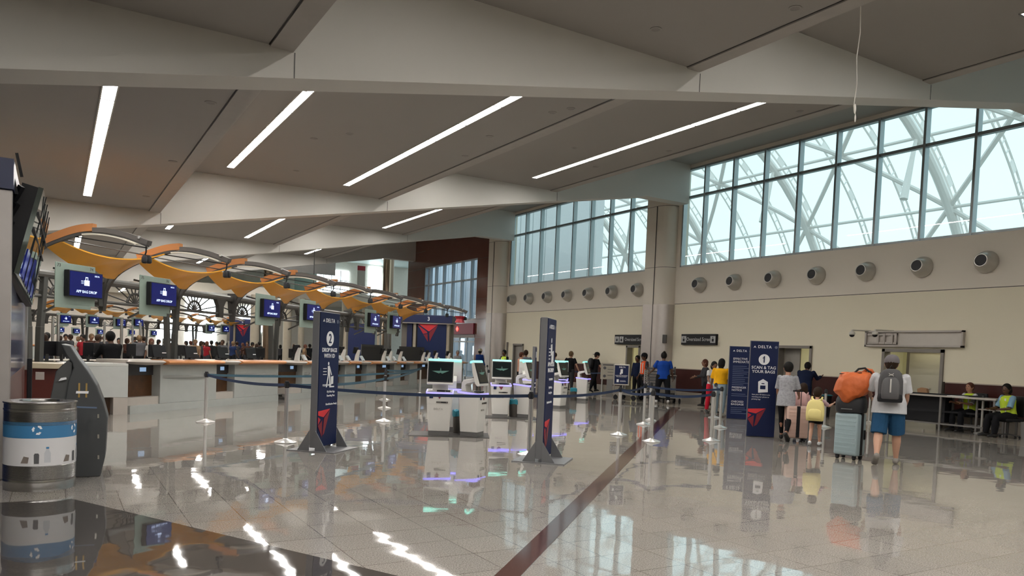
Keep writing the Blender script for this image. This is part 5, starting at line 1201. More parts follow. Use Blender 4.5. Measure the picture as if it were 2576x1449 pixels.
# --- luggage
def suitcase(loc, rz, label, m, w, d, h, band, cols=1):
    t = thing('suitcase', label, 'suitcase', loc, rz)
    b = MB(); b.bb(-w/2, w/2, -d/2, d/2, .075, h); b.build('shell', m, t, bevel=.035, angle=60)
    b = MB(); n = 9
    for k in range(n): 
        z = .13+(h-.2)*k/(n-1); b.bb(-w/2+.03, w/2-.03, -d/2-.004, -d/2+.01, z, z+.022)
    b.build('ribs', m, t, smooth=False)
    b = MB(); b.bb(w/2+.0-.0, w/2+.004, -.028, .028, .10, h-.02) if band == 'side' else b.bb(-.035,.035,-d/2-.006,-d/2+.01,.09,h); 
    if band == 'side': b.bb(w/2-.02, w/2+.006, -.035, .035, .09, h+.002); b.bb(-w/2+.05, w/2, -.035, .035, h-.01, h+.004)
    b.build('black_band', BLACK, t, smooth=False)
    for sx in (-1,1):
        for sy in (-1,1):
            b = MB(); b.box((sx*(w/2-.06), sy*(d/2-.05), .06),(.05,.05,.05)); b.tube([(sx*(w/2-.06)-.018, sy*(d/2-.05), .032),(sx*(w/2-.06)+.018, sy*(d/2-.05), .032)], .03, 12); b.build('wheel', BLACK, t)
    b = MB(); b.bb(w/2+.002, w/2+.025, .06, .085, h*.45, h*.65) if band == 'side' else b.bb(-w/2-.01,-w/2,-.02,.02,h*.4,h*.6); b.build('side_handle', BLACK, t, smooth=False)
    b = MB()
    for sx in (-1,1): b.cyl((sx*.08,0,h), .008, .30, 8)
    b.box((0,0,h+.31),(.20,.03,.03)); b.build('pull_handle', BLACK, t, smooth=False)
    return t
p = atz(2150,1158); CS = (p.x+.03,p.y+.14,0)
suitcase(CS, R(-84), 'large pale blue ribbed suitcase with black band, pushed by the capped man', mat('case_ice_blue', (.33,.42,.44), .3, var=.02), .42, .30, .80, 'side')
t = thing('black_bag', 'soft black bag stacked on top of the pale blue suitcase', 'bag', (CS[0],CS[1],.805), R(-70)); b = pack_mesh(Vector((0,0,.17)), Matrix.Identity(3), .50, .36, .34); b.build('body', mat('bag_black', (.010,.010,.012), .6), t, angle=60); b = MB(); b.bb(-.12,.06,-.185,-.178,.06,.075); b.build('lettering', mat('bag_print', (.20,.20,.20), .5), t, smooth=False)
# orange duffel resting on the black bag
ORB = mat('duffel_orange', (.55,.115,.022), .55, var=.18, vs=5, bump=.6, bs=9)
t = thing('duffel_bag', 'big slouching orange duffel bag carried by the capped man', 'bag', (0,0,0))
oc = [(2096,982),(2105,955),(2116,938),(2150,933),(2190,938),(2205,962),(2190,985),(2165,1002),(2135,1015),(2122,1017),(2112,1000)]
b = MB(); cen = atY(2148,972,CS[1]-.03); ringsd = []
base = Vector((cen.x,cen.y,0)); vr = Vector((math.cos(R(31+24)), -math.sin(R(31+24)),0)); vn = Vector((math.sin(R(31+24)), math.cos(R(31+24)),0))
def opx(px, py): 
    d = ray(px,py); tt_ = (cen-EP).dot(vn)/d.dot(vn); return EP+d*tt_
OUT = [opx(*q) for q in oc]; ctr = sum(OUT, Vector())/len(OUT)
for y_, s_ in ((-.26,.25),(-.24,.62),(-.17,.86),(-.08,.97),(0,1.0),(.08,.96),(.16,.84),(.22,.6),(.25,.25)):
    rr = []
    for i in range(len(OUT)*3):
        a_ = OUT[i//3]; c_ = OUT[(i//3+1)%len(OUT)]; q = a_.lerp(c_, (i%3)/3); rr.append(ctr+(q-ctr)*s_+vn*y_+Vector((0,0,.018*math.sin(i*1.3+y_*14))))
    ringsd.append(rr)
b.loft(ringsd); b.build('body', ORB, t, remesh=.012)
b = MB(); q0, q1 = opx(2112,940)-vn*.1, opx(2168,938)-vn*.1; b.bar(q0, q1, .03, .015); b.build('zip', BLACK, t, smooth=False)
b = MB(); q = [opx(*x)-vn*.05 for x in ((2150,938),(2160,928),(2176,926),(2190,938),(2186,950))]; b.tube(q, .018, 8); b.build('handle', BLACK, t)
b = MB(); q = [opx(*x)+vn*.0 for x in ((2170,938),(2180,930),(2192,932),(2200,945))]; b.tube(q, .03, 8); b.build('top_flap', ORB, t)
p = atz(2012,1112); suitcase((p.x+.0,p.y+.12,0), R(-34), 'tall pale pink suitcase with black band between the woman and the girls', mat('case_pink', (.58,.40,.33), .35, var=.02), .44, .26, .74, 'front')
# --- travellers further back
def P2(label, px, py, h, bearing, fig, skin, sh_, pa_, so_, hair, hs, **k): return person(label, G(px,py), hd(bearing), fig, skin, sh_, pa_, so_, hair, hs, .016, **k)
P2('woman in mustard yellow top and light jeans, seen from behind', 1808, 1048, 1.66, 60, Fig(1.66, 2, ((6,2,2),(-6,8,2)), ((10,14,30,0),(6,12,20,0)), (0,0), 1.15, 1.15), SK[1], YEL, JEAN, SHW, HAIRB, 'long', sh=dict(g=.03, hem=.03, sleeve=.9), tr=dict(g=.016, length=.98))
P2('traveller in red trousers half hidden by the woman in mustard yellow', 1788, 1040, 1.60, 200, Fig(1.58, 4, ((8,4,3),(-4,6,3)), ((30,10,60,10),(20,10,50,0)), (0,0)), SK[1], WHT, REDC, SHB, HAIRB, 'bob', sh=dict(g=.02), tr=dict(g=.018, length=.95))
P2('person in charcoal hooded jacket with reddish hair, in front of the red wainscot', 1772, 1024, 1.66, 300, Fig(1.64, 4, ((10,4,2),(-8,10,2)), ((24,8,60,10),(20,8,55,0)), (0,10), 1.05), SK[1], DKG, BLK, SHB, HAIRG, 'bob', sh=dict(g=.03, hem=-.09, sleeve=1.9), tr=dict(g=.012, length=.98))
P2('broad man in royal blue polo shirt and black trousers, seen from behind', 1665, 1016, 1.84, 35, Fig(1.84, 2, ((14,6,7),(-8,10,7)), ((20,22,40,0),(4,14,20,0)), (0,0), 1.25, 1.2), SK[0], RYL, BLK, SHW, HAIRB, 'bun', sh=dict(g=.028, hem=-.05, sleeve=.7), tr=dict(g=.022, length=.97))
P2('worker in orange vest and dark cap looking left, beside the column', 1618, 1006, 1.80, 285, Fig(1.80, 0, ((4,0,3),(-4,2,3)), ((4,8,20,0),(4,8,20,0)), (0,0), 1.1), SK[0], DKG, BLK, SHB, HAIRB, 'short', sh=dict(g=.02, sleeve=.7), tr=dict(g=.016, length=.97), vest=(HIO,), cap=(BLK,1))
P2('dark figure mostly hidden behind the beige notice stand', 1600, 1002, 1.70, 250, Fig(1.72, 0), SK[0], NVY, BLK, SHB, HAIRB, 'short', sh=dict(g=.02, sleeve=1.8), tr=dict(g=.016, length=.97))
f = Fig(1.80, 7, ((16,6,3),(-12,12,3)), ((10,10,25,0),(20,12,30,0)), (-15,0), 1.1)
P2('man in black shirt and cap with a black backpack, walking past the last kiosk', 1492, 987, 1.8, 95, f, SK[2], BLK, BLK, SHB, HAIRD, 'short', sh=dict(g=.02, hem=-.05, sleeve=.7), tr=dict(g=.016, length=.97), cap=(BLK,-1))
q = G(1492,987); bpk = thing('backpack', 'black backpack on the man walking past the last kiosk', 'backpack', q, hd(95)); b = pack_mesh(f.pel+f.LM @ Vector((0,-.25,.32)), f.LM, .34, .22, .48); b.build('body', BLACK, bpk, angle=60)
P2('blond man in black printed t-shirt behind the third row kiosks', 1432, 984, 1.80, 60, Fig(1.80, 0, ((4,0,3),(-4,2,3)), ((-5,24,20,0),(-5,24,20,0)), (-20,0), 1.12), SK[2], BLK, DKG, SHB, HAIRL, 'short', sh=dict(g=.022, hem=-.05, sleeve=.7), tr=dict(g=.016, length=.97))
P2('woman with long dark ponytail, white t-shirt and dark shorts', 1392, 976, 1.72, 50, Fig(1.72, 2, ((12,2,2),(-10,16,2)), ((8,14,20,0),(4,12,20,0)), (0,0), 1.05), SK[3], CRM, TEALC, SHW, HAIRD, 'pony', sh=dict(g=.028, hem=-.04, sleeve=.9), tr=dict(g=.02, length=.26))
P2('person in slate grey t-shirt beside the pink topped traveller, back turned', 1319, 984, 1.76, 40, Fig(1.76, 0, ((4,0,3),(-4,2,3)), ((10,10,40,0),(6,12,20,0)), (0,0), 1.15), SK[1], SLT, TEALC, SHB, HAIRD, 'short', sh=dict(g=.022, sleeve=.8), tr=dict(g=.016, length=.97))
P2('traveller in peach top with reddish hair, left of the slate grey shirt', 1307, 986, 1.66, 90, Fig(1.66, 0, ((4,0,3),(-4,2,3)), ((40,10,60,0),(30,10,60,0)), (0,0)), SK[2], PCH, BLK, SHB, HAIRG, 'short', sh=dict(g=.02, sleeve=1.2), tr=dict(g=.014, length=.97))
P2('worker in yellow safety vest near the far column', 1266, 976, 1.74, 250, Fig(1.74, 0, ((4,0,3),(-4,2,3)), ((10,10,40,0),(10,10,40,0)), (0,0), 1.05), SK[0], BLK, BLK, SHB, HAIRB, 'short', sh=dict(g=.02, sleeve=1.2), tr=dict(g=.014, length=.97), vest=(HIV,))
P2('man in royal blue jacket and beige cap beside the far column', 1204, 962, 1.78, 60, Fig(1.78, 0, ((4,0,3),(-4,2,3)), ((10,8,30,0),(6,8,20,0)), (0,0), 1.0), SK[0], clothm('dark_royal', (.012,.035,.16)), BLK, SHB, HAIRB, 'short', sh=dict(g=.022, hem=-.06, sleeve=1.9), tr=dict(g=.014, length=.97), cap=(clothm('beige', (.36,.32,.24)),1))
P2('traveller in dark navy clothes bending at the open doorway', 2018, 1046, 1.7, 70, Fig(1.72, 22, ((10,10,4),(-6,10,4)), ((50,12,60,0),(50,12,60,0)), (0,0), 1.3, 1.2), SK[0], NVY, NVY, SHB, HAIRB, 'short', sh=dict(g=.03, hem=-.1, sleeve=1.8), tr=dict(g=.02, length=.97))
# agent at the last counter
p = atL(1150, 915, 17.9); person('agent with grey hair behind the last counter', (p.x,p.y,0), hd(200), Fig(1.66), SK[3], GRAYT, BLK, None, mat('hair_grey', (.20,.18,.17), .7), 'short', .02)
# ------------------------------------------------------------------ wall signs, cameras, panel
def wsign(y0, y1, z0, z1, label, txt, icons):
    yc = (y0+y1)/2; t = thing('wall_sign', label, 'sign', (W-.0,yc,0), R(-90))     # local x -> -Y world, local -y -> -X (into the hall)
    L = abs(y1-y0)
    b = MB(); b.bb(-L/2, L/2, -.12, -.0, z0, z1); f = b.build('panel', BLACK, t, smooth=False, bevel=.008)
    text('lettering', txt, .20, mat('sign_grey_ink', (.42,.42,.42), .5), f, (.0,-.125,(z0+z1)/2), FR, bold=.008, sx=.95)
    for x in icons:
        b = MB(); b.bb(x-.13,x+.13,-.126,-.12,(z0+z1)/2-.13,(z0+z1)/2+.13); ic = b.build('icon', mat('sign_grey_ink', (0,0,0)), f, smooth=False)
        b = MB(); b.bb(x-.05,x+.05,-.129,-.126,(z0+z1)/2-.08,(z0+z1)/2+.03); b.bb(x-.02,x+.02,-.129,-.126,(z0+z1)/2+.05,(z0+z1)/2+.09); b.build('icon_detail', BLACK, ic, smooth=False)
    return t
wsign(22.48, 20.62, 2.24, 2.66, 'black wall sign reading Oversized Screening, right of the middle column', 'Oversized Scree', (-.78,.78))
wsign(26.7, 24.5, 2.22, 2.64, 'black wall sign over the doorway, cut off by the middle column', '         Oversized Scree', (-.93,-.62))
t = thing('sign_holder', 'empty grey framed sign holder over the right hand doorway', 'sign holder', (W,12.97,0), R(-90)); GR_ = mat('holder_grey', (.46,.42,.385), .5)
b = MB(); b.bb(-1.46,1.46,-.04,0,2.28,2.73); b.build('back_plate', mat('holder_plate', (.55,.51,.46), .5), t, smooth=False)
b = MB(); b.bb(-1.48,1.48,-.12,-.0,2.69,2.74); b.bb(-1.48,1.48,-.12,0,2.26,2.31); b.bb(-1.48,-1.43,-.12,0,2.26,2.74); b.bb(1.43,1.48,-.12,0,2.26,2.74); b.build('frame', GR_, t, smooth=False)
b = MB(); b.bb(-1.4,-.45,-.10,-.04,2.60,2.66); b.bb(-1.4,-.45,-.10,-.04,2.34,2.40)
for x in (-1.05,-.85,-.6,-.48): b.bb(x-.03,x+.03,-.12,-.04,2.34,2.66)
b.build('mounting_rails', GR_, t, smooth=False)
for i,(y,lab) in enumerate([(14.75,'white dome camera on an arm, left end of the sign holder'),(14.0,'white dome camera in front of the sign holder')]):
    t = thing('dome_camera', lab, 'camera', (W-.9,y-.4,2.62), 0)
    b = MB(); b.ell((0,0,0),(.09,.09,.07)); b.cyl((0,0,.03),.03,.08,10); b.build('housing', WHITE, t)
    b = MB(); b.ell((0,0,-.045),(.075,.075,.065)); b.build('dome', BLACK, t)
    b = MB(); b.tube([(0,0,.10),(.9,0,.12)], .022, 8); b.build('arm', WHITE, t)
t = thing('wall_speaker', 'small dark speaker box on the right side of the middle column', 'speaker', (21.05,23.08,2.45), R(35)); b = MB(); b.box((0,0,0),(.14,.16,.34)); b.build('box', DGREY, t, smooth=False, bevel=.01)
b = MB(); b.tube([(W-.05,9.55,1.3),(W-.05,9.62,2.3)], .07, 10); tag(b.build('wall_pipe', DF), 'thick grey vertical pipe on the wall at the right edge', 'pipe')
b = MB(); b.tube([(.0,0,0),(.02,-.01,-.5),(-.02,.0,-.9),(.05,.02,-1.3),(.0,.02,-1.65),(.03,0,-1.8)], .008, 5); b.ell((.01,0,-1.7),(.03,.01,.08)); b.ell((.03,0,-1.85),(.02,.01,.06))
rb = tag(b.build('ribbon', WHITE), 'thin white ribbon dangling from the ceiling before the first beam', 'ribbon'); p = atz(2165,2,7.43); rb.location = (p.x, p.y, 7.43)
# ------------------------------------------------------------------ screening area at the right
TG = mat('table_grey_steel', (.20,.19,.18), .4, .4)
t = thing('screening_table', 'long low grey table behind black railing at the right wall', 'table', (20.55,11.25,0), 0)
b = MB(); b.bb(-.35,.35,-1.3,1.6,.90,.94); b.build('table_top', mat('table_pale', (.45,.42,.38), .4), t, smooth=False)
for sy in (-1.25,.1,1.55):
    for sx in (-.3,.3):
        b = MB(); b.box((sx,sy,.45),(.05,.05,.9)); b.build('leg', TG, t, smooth=False)
b = MB(); b.bb(-.32,-.28,-1.25,1.55,.16,.2); b.bb(.28,.32,-1.25,1.55,.16,.2); b.build('stretcher', TG, t, smooth=False)
b = MB(); b.bb(.0,.33,.15,1.5,.2,.88); b.build('black_cabinet', BLACK, t, smooth=False)
t = thing('small_table', 'small grey table with a shelf between the two seated workers', 'table', (20.95,10.25,0), 0)
b = MB(); b.bb(-.4,.3,-.35,.35,.86,.90); b.build('table_top', TG, t, smooth=False); b = MB(); b.bb(-.38,.28,-.33,.33,.62,.65); b.build('shelf', mat('table_pale', (0,0,0)), t, smooth=False)
for sy in (-.33,.33):
    for sx in (-.38,.28): b = MB(); b.box((sx,sy,.43),(.045,.045,.86)); b.build('leg', TG, t, smooth=False)
def rail(a, c, z, label):
    a = Vector(a); c = Vector(c); mid = (a+c)/2; t = thing('railing', label, 'railing', tuple(mid)); b = MB(); b.bar(a-mid+Vector((0,0,z)), c-mid+Vector((0,0,z)), .02, .06); b.build('bar', BLACK, t, smooth=False)
PTv = Vector((PT.x,PT.y,0)); PX_ = Vector((20.1,13.3,0))
belt(PT, PX_, 'upper black belt from the right hand post toward the capped man', .95, .0, .06, BLACK)
belt(PT, PX_, 'lower black belt from the right hand post toward the capped man', .50, .0, .05, BLACK)
belt_post(0,0,'belt post hidden behind the capped man', loc=PX_)
t = thing('paper_stack', 'white papers lying on the long screening table', 'paper', (20.4,11.0,.942), R(10)); b = MB(); b.box((0,0,.006),(.3,.42,.012)); b.build('sheets', INK, t, smooth=False)
t = thing('cardboard_box', 'small brown paper bag on the screening table', 'bag', (20.7,12.1,.942), R(15)); b = MB(); b.prism([(-.13,0),(.13,0),(.15,.13),(.05,.17),(-.1,.15)], -.1, .1, lambda u,v_,w_:(w_,u,v_)); b.build('body', mat('kraft', (.30,.17,.09), .8), t, smooth=False, bevel=.02)
t = thing('spray_bottle', 'orange spray bottle with white nozzle under the small table', 'bottle', (20.65,10.15,0), 0); b = MB(); b.lathe([(0,0),(.06,0),(.065,.03),(.06,.16),(.025,.22),(.02,.25),(0,.25)]); b.build('bottle', mat('bottle_orange', (.75,.10,.02), .3), t); b = MB(); b.box((0,0,.28),(.03,.09,.05)); b.cyl((0,0,.25),.02,.03,10); b.build('nozzle', INK, t)
t = thing('grey_bin', 'square grey bin at the lower right edge by the seated worker', 'bin', (20.45,9.25,0), 0); b = MB(); rr = [[Vector((sx*w_,sy*w_,z)) for sx,sy in ((-1,-1),(1,-1),(1,1),(-1,1))] for z,w_ in ((0,.12),(.42,.15))]; b.loft(rr); b.build('body', mat('bin_grey', (.20,.19,.18), .5), t, smooth=False)
for i,(px,py,lab) in enumerate([(2108,1040,'black bin against the wall behind the girls')]):
    p = atz(px,py); t = thing('black_bin', lab, 'bin', (21.0,p.y-.85,0), 0); b = MB(); b.lathe([(0,0),(.22,0),(.27,.66),(.29,.68),(.25,.69),(.0,.55)], n=24); b.build('body', BLACK, t); b = MB(); b.lathe([(.285,.66),(.30,.68),(.24,.70)], n=24); b.build('teal_rim', mat('teal_plastic', (0,0,0)), t)
def chair_simple(loc, rz, label):
    t = thing('office_chair', label, 'chair', loc, rz)
    b = MB(); b.box((0,0,.45),(.48,.46,.09)); b.build('seat', BLACK, t, bevel=.03, smooth=True)
    b = MB(); b.box((0,-.25,.78),(.44,.07,.52)); b.build('backrest', BLACK, t, bevel=.03)
    b = MB(); b.cyl((0,0,.08),.025,.33,10); b.build('column', DGREY, t)
    b = MB()
    for k in range(5): b.bar((0,0,.09),(.27*math.cos(k*2*PI/5),.27*math.sin(k*2*PI/5),.05),.035,.03)
    b.build('star_base', DGREY, t, smooth=False)
    for k in range(5): b = MB(); b.ell((.27*math.cos(k*2*PI/5),.27*math.sin(k*2*PI/5),.028),(.025,.025,.028)); b.build('castor', BLACK, t)
    return t
LW_ = (20.95,10.95,0)
chair_simple((20.95,10.90,0), hd(290), 'black office chair under the fair haired worker at the screening table')
fs_ = Fig(1.66, 4, ((84,84,6),(84,84,6)), ((30,8,70,20),(30,8,70,20)), (15,14), 1.12, 1.1)
s1_ = person('worker in yellow safety vest with auburn hair, seated at the screening table', LW_, hd(290), fs_, SK[3], WHT, BLK, SHB, HAIRG, 'short', .012, sh=dict(g=.018, hem=-.02, sleeve=.9), tr=dict(g=.018, length=.97), vest=(HIV,))
chair_simple((20.3,9.68,0), hd(300), 'black office chair under the dark haired worker at the right edge')
fs2 = Fig(1.70, 6, ((84,80,6),(84,80,6)), ((22,8,60,30),(22,8,60,30)), (25,4), 1.2, 1.2)
s2_ = person('worker with black hair, blue shirt and yellow vest, seated at the right edge', (20.3,9.68,0), hd(300), fs2, SK[0], SBL, BLK, SHB, HAIRB, 'bob', .012, sh=dict(g=.022, hem=-.02, sleeve=.9), tr=dict(g=.02, length=.97), vest=(HIV,))
# ------------------------------------------------------------------ carts and notice stand in front of the middle column
def cart(loc, rz, label, board=True):
    t = thing('luggage_cart', label, 'cart', loc, rz); CG = mat('cart_grey', (.30,.29,.27), .4, .4)
    b = MB(); b.bb(-.35,.35,-.5,.5,.20,.24); b.build('deck', CG, t, smooth=False)
    b = MB(); 
    for s_ in (-1,1): b.tube([(s_*.33,.45,.2),(s_*.33,.48,.95),(s_*.33,.38,1.02)], .018, 8)
    b.tube([(-.33,.38,1.02),(.33,.38,1.02)], .02, 8); b.build('handle', STEEL, t)
    if board: b = MB(); b.bb(-.30,.30,.44,.46,.35,.88); b.build('back_board', mat('cart_board', (.22,.20,.175), .5), t, smooth=False); text('lettering', 'DELTA', .12, mat('ring_grey', (0,0,0)), t, (0,.435,.62), FR)
    for s_ in (-1,1):
        for y_ in (-.4,.4): b = MB(); b.tube([(s_*.3-.02,y_,.09),(s_*.3+.02,y_,.09)], .09, 14); b.bb(s_*.3-.015,s_*.3+.015,y_-.02,y_+.02,.09,.21); b.build('wheel', BLACK, t)
    return t
p = atz(1712,1003); cart((19.6,21.1,0), R(-30), 'grey luggage cart to the right of the blue shirted man')
cart((18.9,22.6,0), R(20), 'low luggage cart with red wheels near the orange vest worker', False)
p = atz(1590,1008); t = thing('notice_stand', 'beige notice board on a grey stand beside the orange vest worker', 'notice board', (19.3,24.3,0), R(-40))
b = MB(); b.bb(-.38,.38,-.04,.04,.72,1.38); f = b.build('board', mat('board_beige', (.36,.33,.27), .6), t, smooth=False, bevel=.01)
b = MB(); b.bb(-.30,.30,-.046,-.04,1.28,1.33); b.bb(-.1,.30,-.046,-.04,1.12,1.14); b.bb(-.1,.28,-.046,-.04,1.0,1.02); b.bb(-.1,.30,-.046,-.04,.88,.90); b.build('print', mat('print_dark', (0,0,0)), f, smooth=False)
for z_ in (1.18,.85): b = MB(); b.ell((-.22,-.045,z_),(.06,.004,.06)); b.build('round_symbol', mat('print_dark', (0,0,0)), f)
b = MB(); b.bb(-.12,.12,-.05,.05,0,.72); b.bb(-.3,.3,-.2,.2,0,.03); b.build('stand', TG, t, smooth=False)
for i,(x,y,lab) in enumerate([(20.0,23.0,'stack of grey trays behind the blue shirted man')]):
    t = thing('tray_rack', lab, 'rack', (19.9,21.95,0), R(-40)); b = MB()
    b.bb(-.55,.55,-.25,.25,.1,.14); 
    for s_ in (-.53,.53): b.bb(s_-.02,s_+.02,-.25,.25,0,1.35)
    b.build('frame', DGREY, t, smooth=False)
    for k in range(9): b = MB(); b.bb(-.5,.5,-.25,.25,.3+k*.115,.36+k*.115); b.build('tray', mat('tray_grey', (.10,.10,.10), .5), t, smooth=False)
# black tote held low by the blue shirted man, pink item
t = thing('flower_pot', 'red paper decoration hanging at the far end of the canopy rail', 'decoration', (0,0,0)); p = atL(1157,803,14.0); t.location = p
b = MB(); b.lathe([(0,-.15),(.22,-.15),(.16,0),(.24,.12),(.0,.14)], n=8); b.build('bowl', RED2, t)
b = MB(); b.bb(W-.12, W-.03, 40.2, 43.6, 2.7, 3.36); t = tag(b.build('red_header_sign', mat('header_red', (.20,.012,.03), .4), smooth=False), 'dark red illuminated header panel over the far glass doors', 'sign')
b = MB(); b.box((W-.14,42.3,3.03),(.02,.22,.22), mtx=Matrix.Rotation(R(45),3,'X')); b.build('red_lamp', mat('red_lamp', (1,.05,.05), .4, emit=(1,.04,.03), es=3.), t, smooth=False)
# ------------------------------------------------------------------ back desk row and distant counters
DK = mat('back_desk_top', (.33,.28,.21), .4)
for i,px in enumerate([120,205,300,432,520,612,700]):
    p = atL(px, 895, 20.2); t = thing('back_desk', ['back desk with cream top left of the leaning screen, behind the booth','back desk with cream top behind the grey kiosk','back desk with cream top behind the agent in black','back desk with cream top left of the first forked column','back desk with cream top right of the first forked column','back desk with cream top in the middle of the first counters','back desk with cream top left of the second forked column'][i], 'desk', (p.x,p.y,0), R(45), 'row of back desks behind the first counters')
    b = MB(); b.lathe([(.0,.98),(.62,.99),(.66,1.01),(.62,1.04),(0,1.04)], (0,0,0), 24, 1., .55); b.build('desk_top', DK, t, angle=50)
    b = MB(); b.bb(-.35,.35,-.2,.2,0,.98); b.build('body', mat('back_desk_body', (.03,.03,.032), .5), t, smooth=False)
mn = None
for i,(px,py,c) in enumerate([(118,882,19.4),(155,886,19.2),(222,880,19.2),(330,885,19.6),(385,888,19.0),(455,880,21),(545,880,21.2),(640,878,21.2),(735,885,20),(655,886,19.4)]):
    p = atL(px, py, c); col = i in (2,9)
    if not mn:
        mn = t = thing('desk_monitor', 'x', 'monitor'); b = MB(); b.box((0,0,.22),(.46,.03,.32)); b.build('screen', BLACK, t, smooth=False, bevel=.006); b = MB(); b.bb(-.03,.03,-.02,.02,-.05,.1); b.box((0,0,-.05),(.2,.16,.02)); b.build('stand', DGREY, t, smooth=False)
    else: t = dup(mn)
    t.location = (p.x,p.y,1.08); t.rotation_euler = (0,0,R(30+ (i*37)%40)); t['label'] = 'dark desk monitor seen from behind among the back desks'; t['group'] = 'monitors on the back desks'
    b = MB(); 
for i in range(8):
    X = -1.2+1.95*i; t = thing('distant_counter', 'small distant pale counter in the second row, %s from the left' % nth[i], 'counter', (X, X+49.2, 0), R(45), 'counters of the distant row')
    b = MB(); b.bb(-1.1,1.1,0,.7,0,.98); b.build('front_panel', DESK, t, smooth=False); b = MB(); bullnose(b, -1.1, 1.1, .1, 1.05); b.build('bullnose', WOOD, t, angle=50)
# small lamps added under the mezzanine to brighten the far end; white posts
for i,(x,y) in enumerate([(-4,52),(0,51.5),(3,52.5),(7,51.5),(-2,52),(2,54),(6,53),(10,55),(0,58),(4,60),(9,59),(14,57),(-6,56)]):
    t = dup(sp2, (x,y,5.0 if y > 55 else 6.2)); t['label'] = 'little round downlight added under the lower ceiling to brighten the far end'; t['group'] = 'added far end downlights'
for i,(px,c) in enumerate([(132,34),(146,30),(262,36),(305,28),(333,40),(352,33),(410,44),(575,38)]):
    p = atL(px,870,c); t = thing('queue_post', 'slim pale vertical post among the crowd behind the counters', 'post', (p.x,p.y,0), 0, 'pale posts among the crowd'); b = MB(); b.cyl((0,0,0),.05,2.3 if i < 6 else 1.7,12); b.build('pole', STEEL, t)
t = thing('blue_tablet', 'blue framed tablet sign glowing at the left behind the booth', 'sign', atL(101,850,19.5), R(30)); b = MB(); b.box((0,0,0),(.17,.03,.34)); b.build('frame', BLUE, t, smooth=False, bevel=.03); b = MB(); b.ell((.0,-.02,-.07),(.06,.01,.06)); b.build('glow_disc', mat('glow_white', (1,1,1), .5, emit=(.8,.9,1), es=2.5), t)
for i,x in enumerate([-3.2,.3,3.8,7.3,10.8]): light_line(x, 4.99, 56, 4, 'white light line added under the low far ceiling, %s from the left' % ['first','second','third','fourth','fifth'][i])  # extra lines added to light the distant row and far wall
for i,(px,r_) in enumerate([(722,.30),(757,.22),(868,.30),(915,.18),(640,.3)]):
    p = atY(px, 860, 54); t = thing('far_pillar', 'pale round pillar at the far end of the hall, %s from the left' % ['second','third','fourth','fifth','first'][i], 'pillar', (p.x,54,0), 0, 'pillars at the far end'); b = MB(); b.cyl((0,0,0), r_, 4.98, 20); b.build('shaft', mat('pillar_beige', (.40,.35,.27), .5), t)
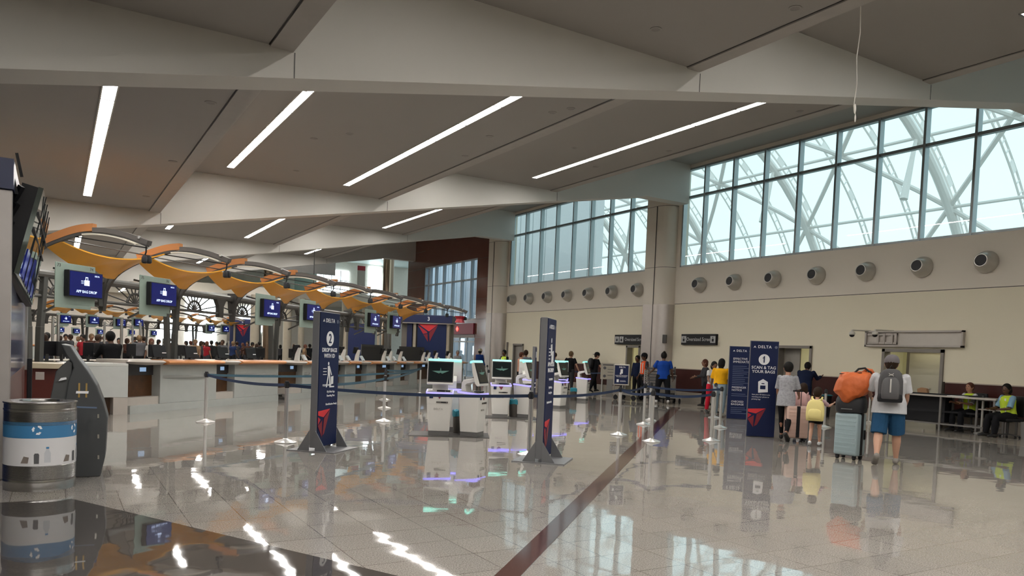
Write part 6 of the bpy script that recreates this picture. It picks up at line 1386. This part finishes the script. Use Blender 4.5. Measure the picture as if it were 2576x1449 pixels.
# ------------------------------------------------------------------ crowd
cr_pal = [clothm(n_, c_) for n_, c_ in (('crowd_black',(.012,.012,.013)),('crowd_char',(.04,.04,.045)),('crowd_red',(.22,.014,.02)),('crowd_white',(.32,.30,.28)),('crowd_navy',(.015,.025,.07)),('crowd_tan',(.22,.14,.08)),('crowd_mint',(.35,.50,.47)),('crowd_green',(.01,.14,.06)),('crowd_grey',(.07,.07,.075)),('crowd_brown',(.05,.022,.015)),('crowd_blue',(.03,.10,.40)))]
hr_pal = [HAIRB,HAIRD,HAIRB,HAIRL,HAIRD,HAIRG,HAIRB]
def crowd_proto(fig, hs, shk):
    return person('x', (0,0,-50), 0, fig, SK[1], cr_pal[0], cr_pal[0], SHB, HAIRB, hs, .026, sh=shk, tr=dict(g=.016,length=.97), eyes=False)
protos = [crowd_proto(Fig(1.72, 2, ((6,2,3),(-6,6,3)), ((10,8,40,0),(6,8,20,0))), 'short', dict(g=.02)),
          crowd_proto(Fig(1.64, 2, ((4,2,3),(-6,6,3)), ((50,10,70,10),(16,8,60,0)), (15,5)), 'bob', dict(g=.02, sleeve=1.9)),
          crowd_proto(Fig(1.78, 8, ((6,2,3),(-6,6,3)), ((30,14,70,10),(40,10,60,0)), (-20,10), 1.1), 'short', dict(g=.03, sleeve=1.9)),
          crowd_proto(Fig(1.66, 0, ((4,2,3),(-6,6,3)), ((5,8,10,0),(5,8,10,0)), (30,0)), 'long', dict(g=.02))]
lab_ = {0:'black',1:'charcoal',2:'red',3:'white',4:'navy',5:'tan',6:'mint',7:'green',8:'grey',9:'brown',10:'blue'}
crowd = [(118,25,8),(112,21.5,4),(210,27,2),(225,30,9),(243,24,0),(262,34,1),(283,18.9,0),(300,36,8),(318,31,9),(333,42,5),(352,25.5,8),(366,30,9),(381,25,3),(398,33,0),(415,38,1),(428,41,9),(470,40,1),(492,27,5),(505,30,1),(520,29,2),(533,36,0),(546,33,0),(560,31,8),(572,38,0),(585,30,4),(597,34,1),(611,39,9),(622,32,9),(633,36,0),(645,28.5,6),(655,33,0),(742,30,7),(752,36,1),(766,28,5),(778,32,0),(440,36,9),(180,38,8),(165,33,1),(195,44,3),(150,40,0),(480,44,3),(513,44,2),(553,45,9),(640,42,2),(705,40,1),(272,46,9),(343,47,0)]
first_use = set()
from collections import Counter
cc = Counter(x[2] for x in crowd)
for i,(px,c,col) in enumerate(crowd):
    if i != 6: c = c*1.2 if c < 36 else c*1.05
    k = (i*7+col) % 4; base = protos[k]
    p = atL(px, 870, c)
    if p.y > 61: p = atY(px, 870, 60)
    if i == 6: base = protos[2]; k = 2
    if k not in first_use: t = base; first_use.add(k)
    else: t = dup(base)
    t.location = (p.x,p.y,0); t.rotation_euler = (0,0,R((i*73)%360 if i != 6 else 20)); t.scale = (1,1,.96+.02*((i*5)%5))
    t['label'] = 'agent in black standing behind the first counter, back turned' if i == 6 else 'person in %s clothes in the distant crowd behind the counters' % lab_[col]
    if i != 6: t['group'] = '%s clothed people in the distant crowd' % lab_[col]
    elif 'group' in t.keys(): del t['group']
    for ch in t.children:
        n_ = ch.name.split('.')[0]
        m_ = {'body':SK[(i*3)%2],'shirt':cr_pal[col],'trousers':cr_pal[(i*5)%2],'hair':hr_pal[i%7]}.get(n_)
        if m_: ch.material_slots[0].link = 'OBJECT'; ch.material_slots[0].material = m_
